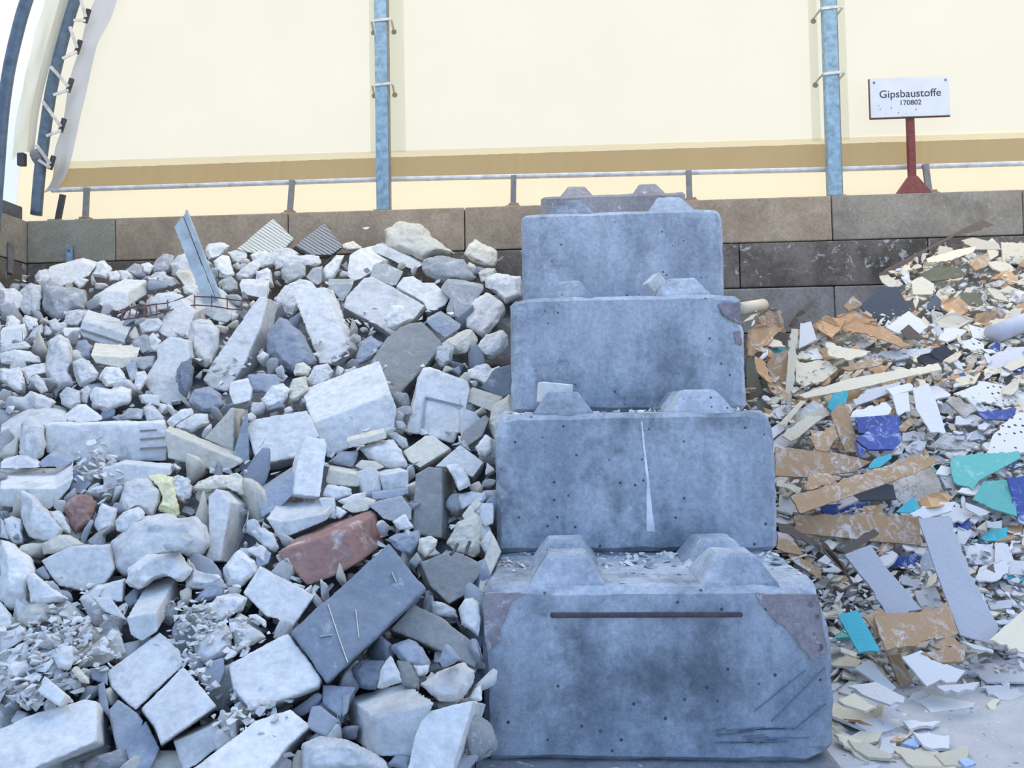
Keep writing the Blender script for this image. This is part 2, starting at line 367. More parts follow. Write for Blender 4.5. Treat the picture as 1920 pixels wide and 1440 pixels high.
# short brackets carrying the hem tube
labs = ['short steel bracket under the hem near the left corner', 'short steel bracket on the joint right of the first tan wall block', 'short steel bracket on the wall just left of the block stack',
        'short steel bracket on the wall just right of the highest stack block', 'short steel bracket on the wall right of the sign post']
for (xt, yt, xb, yb), lab in zip(((163, 352, 160, 402), (548, 338, 543, 388), (963, 329, 962, 380), (1291, 320, 1293, 371), (1735, 308, 1742, 356)), labs):
    a = on_y(xt, yt, YG-.14); b = on_y(xb, yb, YG-.14); b.z = ztop
    r = empty('hem_bracket', b); tag(r, lab, 'bracket', 'brackets under the hem tube')
    bm = bmesh.new(); strip(bm, Vector((0, 0, .02)), a-b, .075, .04); obj('arm', bm, BRACK, r)
    bm = bmesh.new(); box(bm, -.10, .10, -.08, .08, 0, .035, .006); box(bm, -.06, .08, -.06, .06, .035, .07, .006); obj('foot_plate', bm, WOOD, r)
a = on_y(118, 365, YG-.15); b = on_y(108, 402, YG-.15); b.z = ztop
r = empty('hem_bracket', b); tag(r, 'dark slanting bracket foot beside the lower end of the laced arch pipe', 'bracket', 'brackets under the hem tube')
bm = bmesh.new(); strip(bm, Vector((0, 0, .02)), a-b, .075, .04); obj('arm', bm, BLACKP, r)
bm = bmesh.new(); box(bm, -.10, .10, -.08, .08, 0, .04, .006); obj('foot_plate', bm, BRACK, r)
# arch pipes and laced edge flap at the left
def pl(pts, Y): return [on_y(x, y, Y) for x, y in pts]
def spline(pts, n=6):
    out = []
    P = [pts[0]]+pts+[pts[-1]]
    for i in range(1, len(P)-2):
        for k in range(n):
            t = k/n; a, b, c, d = P[i-1:i+3]
            out.append(.5*((2*b)+(c-a)*t+(2*a-5*b+4*c-d)*t*t+(3*b-a-3*c+d)*t**3))
    return out+[P[-2]]
YP = YW+.1
inner = spline(pl([(68, 403), (74, 330), (84, 250), (97, 165), (118, 75), (140, 0), (172, -90), (230, -200)], YP))
t = empty('laced_arch_pipe', inner[0]); tag(t, 'dark curved steel arch pipe laced with straps, standing in the left corner', 'arch pipe')
def tch(name, bm, m, smooth=False):
    o = obj(name, bm, m, t, None, smooth); o.location = -t.location; return o
bm = bmesh.new(); tube(bm, inner, .075, 14); tch('pipe', bm, PIPE, True)
fe = pl([(163, 30), (147, 88), (131, 160), (117, 235), (97, 305)], YP-.02)
le = pl([(152, 0), (131, 50), (95, 125), (80, 190), (68, 272)], YP-.1)
pe = pl([(138, 38), (117, 110), (100, 178), (87, 255), (72, 300)], YP-.1)
for i, c in enumerate(fe):
    bm = bmesh.new(); d = (pl([(fe_x, fe_y) for fe_x, fe_y in [(0, 0)]], YP)[0])
    up = Vector((.16, 0, .5)).normalized()*.1
    strip(bm, c-up, c+up, .06, .03); tch('clip', bm, BLACKP)
    bm = bmesh.new(); strip(bm, le[i], c+Vector((0, -.03, -.03)), .045, .012); strip(bm, c+Vector((0, -.03, -.08)), pe[i], .04, .012); tch('lacing_strap', bm, STRAP)
bm = bmesh.new(); tube(bm, pl([(66, 296), (80, 292)], YP-.02), .11, 12); tch('clamp', bm, BRACK)
bm = bmesh.new(); q = on_y(41, 298, YP-.1); box(bm, q.x-.05, q.x+.05, q.y-.04, q.y+.04, q.z-.1, q.z+.08, .01); tch('ratchet', bm, BLACKP)
def poly_sheet(name, left, right, Y, m, label=None, cat=None, wob=.05):
    L = spline(pl(left, Y), 8); R = spline(pl(right, Y), 8)
    bm = bmesh.new(); rows = []
    for a, b in zip(L, R): rows.append([bm.verts.new(a.lerp(b, k/4)+Vector((0, wob*noise.noise(a*2+Vector((k*.6, 0, 0))), 0))) for k in range(5)])
    for A, B in zip(rows, rows[1:]):
        for k in range(4): bm.faces.new((A[k], A[k+1], B[k+1], B[k]))
    o = obj(name, bm, m, None, None, True); tag(o, label, cat); return o
poly_sheet('edge_flap', [(78, 362), (97, 330), (108, 262), (128, 170), (150, 85), (172, 10), (215, -120)], [(110, 352), (128, 318), (146, 235), (170, 130), (195, 60), (220, 0), (262, -120)], YG-.12, FAB_EDGE, 'bluish white fabric edge flap running up the curved gable side', 'fabric flap', .08)
poly_sheet('sleeve_flap', [(22, 300), (33, 210), (50, 120), (75, 30), (112, -90)], [(52, 282), (66, 195), (84, 110), (108, 25), (150, -90)], YG-.3, FAB_FLAP, 'wrinkled off-white fabric sleeve left of the laced arch pipe', 'fabric flap', .05)
poly_sheet('sleeve_edge', [(50, 285), (60, 200), (82, 105), (112, 0), (140, -90)], [(64, 286), (74, 205), (97, 110), (128, 2), (156, -90)], YG-.34, FAB_SEAM, 'smooth cream fabric tube hugging the laced arch pipe', 'fabric flap', .0)
YO = 7.0
outer = spline(pl([(-14, 470), (-4, 330), (5, 215), (17, 130), (34, 55), (50, 0), (85, -100)], YO))
outer[0].z = max(outer[0].z, ztop+.02)
bm = bmesh.new(); tube(bm, [p-outer[0] for p in outer], .055, 14)
tag(obj('arch_pipe', bm, PIPE, None, outer[0], True), 'plain dark curved steel arch pipe cut by the left frame edge', 'arch pipe')
# steel beam lying on the left wall, near the corner
a = on_x(-60, 345, XC-.25); b = on_x(44, 400, XC-.25)
bm = bmesh.new(); box(bm, -.12, .12, -2.4, 0, 0, .22, .01); o = obj('sill_beam', bm, plain('rusty_blue_beam', (.09, .10, .11), .6, 0, 8, .4), None, (XC-.25, YW+.1, ztop)); tag(o, 'dark steel sill beam lying on top of the left side wall', 'beam')

# ---------------------------------------------------------------- sign
sa = on_y(1706, 222, YW+.12); sb = on_y(1711, 360, YW+.12)
sg = empty('sign_board', (sb.x, YW+.12, ztop)); tag(sg, 'small white enamel sign reading Gipsbaustoffe 170802 on a dark red post', 'sign')
ph = sa.z-ztop
bm = bmesh.new(); box(bm, -.045, .045, -.035, .035, .1, ph+.02, .006); obj('post', bm, REDP, sg)
bm = bmesh.new(); q = [bm.verts.new(v) for v in ((-.21, -.10, 0), (.20, -.10, 0), (.20, .10, 0), (-.21, .10, 0), (-.05, -.045, .24), (.05, -.045, .24), (.05, .045, .24), (-.05, .045, .24))]
for f in ((0, 1, 2, 3), (4, 5, 6, 7), (0, 1, 5, 4), (1, 2, 6, 5), (2, 3, 7, 6), (3, 0, 4, 7)): bm.faces.new([q[i] for i in f])
obj('foot', bm, REDP, sg)
c1 = on_y(1630, 152, YW+.07); c2 = on_y(1781, 222, YW+.07); SWD = c2.x-c1.x; SH = .52
pc = Vector(((c1.x+c2.x)/2-sb.x, -.06, ph))
bm = bmesh.new(); box(bm, -SWD/2, SWD/2, -.012, .012, 0, SH, .006, 2)
pn = obj('panel', bm, SIGNM, sg, pc); pn.rotation_euler = (0, math.radians(0), 0)
bm = bmesh.new(); box(bm, -SWD/2-.012, SWD/2+.012, .012, .03, -.014, SH+.012, .006, 1); obj('rusty_backing', bm, plain('rust_edge', (.16, .07, .05), .8, 0, 20, .4), pn)
for sx in (-1, 1):
    bm = bmesh.new(); bmesh.ops.create_uvsphere(bm, u_segments=8, v_segments=6, radius=.016); obj('screw', bm, BRACK, pn, (sx*(SWD/2-.05), -.014, SH-.05))
def text(s, size, x, z):
    cu = bpy.data.curves.new('lettering', 'FONT'); cu.body = s; cu.size = size; cu.align_x = 'CENTER'; cu.extrude = .001; cu.materials.append(INK)
    tmp = bpy.data.objects.new('lettering', cu); COL.objects.link(tmp); bpy.context.view_layer.update()
    me = bpy.data.meshes.new_from_object(tmp.evaluated_get(bpy.context.evaluated_depsgraph_get())); bpy.data.objects.remove(tmp)
    o = bpy.data.objects.new('lettering', me); COL.objects.link(o); o.parent = pn; o.location = (x, -.0145, z); o.rotation_euler = (math.pi/2, 0, 0); return o
text('Gipsbaustoffe', .145, 0, .26); text('170802', .095, 0, .155)
for i in range(14):
    x = random.uniform(-.45, .45); z = random.uniform(.03, .18); bm = bmesh.new(); bmesh.ops.create_circle(bm, cap_ends=True, segments=7, radius=random.uniform(.004, .009), matrix=Matrix.Rotation(math.pi/2, 4, 'X'))
    if i < 9: obj('rust_spot', bm, REDP, pn, (x, -.0135, z))
    else: bm.free()

# ---------------------------------------------------------------- stack of concrete blocks
def ngon_block(bw, bd, bh, chips, seed):
    rnd = random.Random(seed); bm = bmesh.new(); box(bm, -bw/2, bw/2, 0, bd, 0, bh, .03, 1)
    bmesh.ops.subdivide_edges(bm, edges=[e for e in bm.edges if e.calc_length() > .3], cuts=14, use_grid_fill=True)
    for (cx, cz, r, depth) in chips:            # broken corners and edges, pushed in
        for v in bm.verts:
            p = Vector((v.co.x-cx*bw/2, (v.co.y)*1.2, v.co.z-(cz+1)/2*bh)); L = p.length
            rr = r*(1+.5*noise.noise(v.co*6+Vector((seed, 0, 0))))
            if L < rr:
                k = 1-L/rr; v.co += Vector((-cx*depth*k, depth*k*1.2, -cz*depth*k*.8))
    for v in bm.verts:
        v.co += noise.noise_vector(v.co*5+Vector((seed, 0, 0)))*.006
        e = (abs(abs(v.co.x)-bw/2) < .05)+(v.co.y < .05)+((v.co.z < .05) or (v.co.z > bh-.05))
        if e >= 2: v.co += noise.noise_vector(v.co*14+Vector((seed, 3, 0)))*.009
    return bm
def stud_bm(seed):
    bm = bmesh.new(); rs = []
    for z, h in ((0, .18), (.02, .172), (.125, .10), (.138, .085)):
        rs.append([bm.verts.new((sx*h, sy*h*.95, z)) for sx, sy in ((-1, -1), (1, -1), (1, 1), (-1, 1))])
    for A, B in zip(rs, rs[1:]):
        for k in range(4): bm.faces.new((A[k], A[(k+1) % 4], B[(k+1) % 4], B[k]))
    bm.faces.new(rs[0]); bm.faces.new(rs[-1])
    bmesh.ops.subdivide_edges(bm, edges=bm.edges[:], cuts=3, use_grid_fill=True)
    for v in bm.verts: v.co += noise.noise_vector(v.co*12+Vector((seed, 0, 0)))*.006
    return bm
CHIPM = concrete('broken_aggregate', (.30, .25, .25), (.42, .37, .37), (.22, .18, .19), .6, (.6, .56, .56), .25, False)
STK = [ # front centre pixel x,y of the face middle; depth; z of the bottom; label; chips (cx, cz, radius, depth)
 (1230, 1265, 3.44, 0.0, 'front lowest concrete block with a long dark slot, largest in the photo', [(1, 1, .22, .05), (1, -1, .12, .03), (-1, 1, .16, .03)]),
 (1191, 905, 4.25, 0.8, 'second lowest concrete block, stained by a white drip down its face', [(-1, 1, .14, .03), (1, 1, .15, .03)]),
 (1177, 660, 5.07, 1.6, 'middle concrete block of the stepped stack with a purple broken upper right corner', [(1, .8, .2, .05), (-1, 1, .15, .03)]),
 (1168, 470, 5.88, 2.4, 'second highest concrete block with a dark greenish stain on its face', [(1, 1, .12, .02)]),
 (1149, 378, 8.3, 3.2, 'topmost small-looking brownish concrete block poking up against the back wall', []),
]
fronts = []
for i, (px, py, d, zb_, lab, chips) in enumerate(STK):
    p = at(px, py, d); fronts.append((p.x, p.y if i == 0 else fronts[0][1]+(.815*i if i < 4 else 4.76), zb_))
STACK_L, STACK_R = fronts[0][0]-.8, fronts[0][0]+.8
def concrete_block(x, y, z, lab, chips, seed, mat, studs=True, group=None):
    r = empty('stacked_concrete_block', (x, y, z)); tag(r, lab, 'concrete block', group)
    obj('body', ngon_block(1.6, (.79), .798, chips, seed), mat, r)
    if studs:
        for sy in (.2, .6):
            for sx in (-.4, .4): obj('stud', stud_bm(seed+sx*3+sy), mat, r, (sx, sy, .79))
    return r
blocks = []
for i, ((x, y, z), (px, py, d, zb_, lab, chips)) in enumerate(zip(fronts, STK)):
    blocks.append(concrete_block(x, y, z+.001, lab, chips, i*7+3, CONC if i < 4 else CONC_DUST))
# supporting blocks hidden behind the visible faces
SUP = 'plain concrete block hidden inside the stack under a higher step'
for i in range(4):
    x, y, z = fronts[i]; nx, ny_, nz = fronts[i+1]
    if i < 3: concrete_block(nx, ny_, z+.001, SUP, [], 50+i, CONC, False, 'inner stack blocks')
x, y, z = fronts[3]
for k in (1, 2):
    concrete_block(x+.07*k, y+.81*k, z+.001, SUP, [], 60+k, CONC, k == 1, 'inner stack blocks')
concrete_block(fronts[4][0], fronts[4][1], z+.001, SUP, [], 66, CONC, False, 'inner stack blocks')
# details on the blocks: slot, drip, broken patches
b5 = blocks[0]
bm = bmesh.new(); box(bm, -.48, .40, -.010, .01, .662, .686, .006); o = obj('slot', bm, plain('dark_slot', (.10, .075, .08), .9, 0, 30, .3), b5); o['label'] = 'long dark horizontal slot'
def patch(parent, pts, m, name='broken_patch', y=-.008):
    rnd = random.Random(len(pts)); bm = bmesh.new(); vs = []
    for (ax, az), (bx, bz) in zip(pts, pts[1:]+pts[:1]):
        for k in range(5):
            t = k/5; vs.append(bm.verts.new((ax+(bx-ax)*t+rnd.uniform(-.008, .008)*(.3 if 'drip' in name else 1), y, az+(bz-az)*t+rnd.uniform(-.008, .008)*(.3 if 'drip' in name else 1))))
    f = bm.faces.new(vs); r = bmesh.ops.extrude_face_region(bm, geom=[f]); bmesh.ops.translate(bm, vec=(0, .018, 0), verts=[g for g in r['geom'] if isinstance(g, bmesh.types.BMVert)])
    return obj(name, bm, m, parent)
patch(b5, [(.46, .77), (.74, .76), (.775, .50), (.70, .47), (.60, .60), (.50, .70)], CHIPM)
patch(b5, [(-.79, .77), (-.60, .78), (-.68, .72), (-.72, .55), (-.78, .50)], CHIPM)
patch(blocks[2], [(.63, .72), (.77, .73), (.78, .58), (.72, .60), (.66, .64)], CHIPM)
patch(blocks[2], [(.72, .53), (.77, .54), (.77, .43), (.73, .46)], CHIPM)
SCR = plain('dark_scratch', (.19, .22, .26), .9)
def scratch(parent, segs, wd, m, name='scratch'):
    bm = bmesh.new()
    for ax, ay, bx, by in segs:
        f = lambda px, py: Vector(((px-1230)/650*1.6, -.004, (1432-py)/335*.8))
        strip(bm, f(ax, ay), f(bx, by), wd, .006)
    return obj(name, bm, m, parent)
scratch(b5, [(1410, 1332, 1455, 1295), (1455, 1295, 1505, 1255)], .0025, SCR); scratch(b5, [(1440, 1352, 1540, 1250)], .0025, SCR); scratch(b5, [(1478, 1368, 1540, 1318)], .0025, SCR)
rs = random.Random(5)
scratch(b5, [(x, y, x+rs.uniform(20, 90), y-rs.uniform(1, 7)) for x, y in [(rs.uniform(1335, 1430), rs.uniform(1362, 1396)) for _ in range(16)]], .003, SCR, 'scuff_marks')
DRIP = plain('white_drip', (.82, .82, .82), .8)
patch(blocks[1], [(.044, .75), (.052, .75), (.084, .40), (.098, .22), (.11, .12), (.06, .12), (.065, .25), (.068, .40)], DRIP, 'drip_stain', -.0045)
bm = bmesh.new(); box(bm, STACK_L-.06, STACK_R+.02, fronts[0][1]-1.2, fronts[0][1]+.9, -.08, .0015, .01)
o = obj('foundation_slab', bm, CONC_DUST); tag(o, 'low bluish concrete slab under the front of the block stack', 'slab')
# ---------------------------------------------------------------- the heaps
RT = Vector((math.cos(YAW), math.sin(YAW), 0)); FW = Vector((-math.sin(YAW), math.cos(YAW), 0))
def yh(x, y): return y+(x-960)*.01745-765
def depth_left(x, y):
    k = (yh(x, y)/F+.513)/2.786
    return min(9.3, 1/max(k, .105))
def depth_right(x, y):
    v = yh(x, y)
    dg = 1.64*F/max(v, 1)
    return min(9.45, dg if v > 525 else 1/max((v/F+.722)/4.795, .1055))
ORG = {'A': (0, 400, 2.6042), 'B': (480, 400, 2.6042), 'C': (0, 760, 2.6042), 'D': (480, 760, 2.6042), 'E': (0, 1065, 2.6042), 'F': (480, 1065, 2.6042),
       'G': (1380, 400, 2.8125), 'H': (1420, 780, 2.6042), 'I': (1420, 1065, 2.6042), 'P': (0, 0, 1.0)}
def parse(s):
    """one traced outline per line: crop|material|kind|options|points|label"""
    for ln in s.strip().split('\n'):
        ln = ln.strip()
        if not ln: continue
        q = ln.split('|'); x0, y0, k = ORG[q[0]]
        pts = [tuple(float(c) for c in p.split(',')) for p in q[4].split()]
        op = dict(o.split('=') for o in q[3].split()) if q[3].strip() else {}
        yield q[1], q[2], {a: ([float(c)*k for c in b.split(',')] if a == 'v' else float(b)) for a, b in op.items()}, [(x0+x*k, y0+y*k) for x, y in pts], q[5].strip()
def area(P): return .5*sum(a[0]*b[1]-b[0]*a[1] for a, b in zip(P, P[1:]+P[:1]))
def inside(x, y, P):
    c = False
    for (ax, ay), (bx, by) in zip(P, P[1:]+P[:1]):
        if (ay > y) != (by > y) and x < (bx-ax)*(y-ay)/(by-ay)+ax: c = not c
    return c
texes = {}
def tex(size):
    k = round(size, 2)
    if k not in texes:
        t = bpy.data.textures.new('rough', 'CLOUDS'); t.noise_scale = k; t.noise_depth = 3; texes[k] = t
    return texes[k]
def roughen(o, size, block, fluff=0):
    m = o.modifiers.new('remesh', 'REMESH'); m.mode = 'VOXEL'; m.voxel_size = max(.006, size/(34 if block else 26)); m.use_smooth_shade = True
    s = o.modifiers.new('smooth', 'SMOOTH'); s.factor = .5; s.iterations = 1 if block else 2
    for sc, st in ((size*.45, size*(.05 if block else .16)), (max(.02, size*.12), size*(.025 if block else .05))):
        d = o.modifiers.new('rough', 'DISPLACE'); d.texture = tex(max(.02, round(sc, 2))); d.texture_coords = 'GLOBAL'; d.strength = st*(1+fluff); d.mid_level = .5
def finish(name, verts, faces, mat):
    c = sum(verts, Vector())/len(verts); me = bpy.data.meshes.new(name)
    me.from_pydata([v-c for v in verts], [], faces); bm = bmesh.new(); bm.from_mesh(me)
    bmesh.ops.recalc_face_normals(bm, faces=bm.faces); bm.to_mesh(me); bm.free()
    return link(name, me, mat, None, c)
def ringed(rings):
    n = len(rings[0]); V = [p for r in rings for p in r]; Fc = [tuple(range(n))]
    for j in range(len(rings)-1):
        for i in range(n): Fc.append((j*n+i, j*n+(i+1) % n, (j+1)*n+(i+1) % n, (j+1)*n+i))
    Fc.append(tuple((len(rings)-1)*n+i for i in reversed(range(n))))
    return V, Fc
def traced_stone(mat, kind, op, P, name, depth):
    xs = [p[0] for p in P]; ys = [p[1] for p in P]; xc = (min(xs)+max(xs))/2; yc = (min(ys)+max(ys))/2
    d0 = depth(xc, min(yc, 1430))-op.get('l', 0)
    W = (max(xs)-min(xs))/F*d0; H = (max(ys)-min(ys))/F*d0; size = math.sqrt(abs(area(P)))/F*d0
    t = op.get('t', .8*min(W, H, .5)); k = op.get('k', .7); kx = op.get('x', 0)
    rnd = random.Random(int(xc*31+yc)); dd = lambda x, y: d0+(k*(yc-y)+kx*(x-xc))*d0/F
    if kind == 'b':
        vx, vy = op.get('v', (0, 0))
        f = [at(x, y, dd(x, y)) for x, y in P]; b = [at(x+vx, y+vy, dd(x, y)+t) for x, y in P]
        V, Fc = ringed([f, b])
    else:
        vx, vy = op.get('v', (0, 0)); rings = []
        for s, dz, j in ((.62, -.32*size, .10), (.93, -.10*size, .04), (1, .12*size, 0), (.66, t+.05, .1)):
            ring = []
            for x, y in P:
                r1, r2, r3 = rnd.uniform(-j, j), rnd.uniform(-j, j), rnd.uniform(-1, 1)
                qx = xc+(x-xc)*(s+r1); qy = yc+(y-yc)*(s+r2)
                if dz == t+.05: qx += vx; qy += vy
                ring.append(at(qx, qy, dd(qx, qy)+dz+r3*.08*size))
            rings.append(ring)
        V, Fc = ringed(rings)
    o = finish(name, V, Fc, SM[mat])
    roughen(o, size, kind == 'b', op.get('f', 0))
    FACE[o.name] = dd
    return o, size
FACE = {}
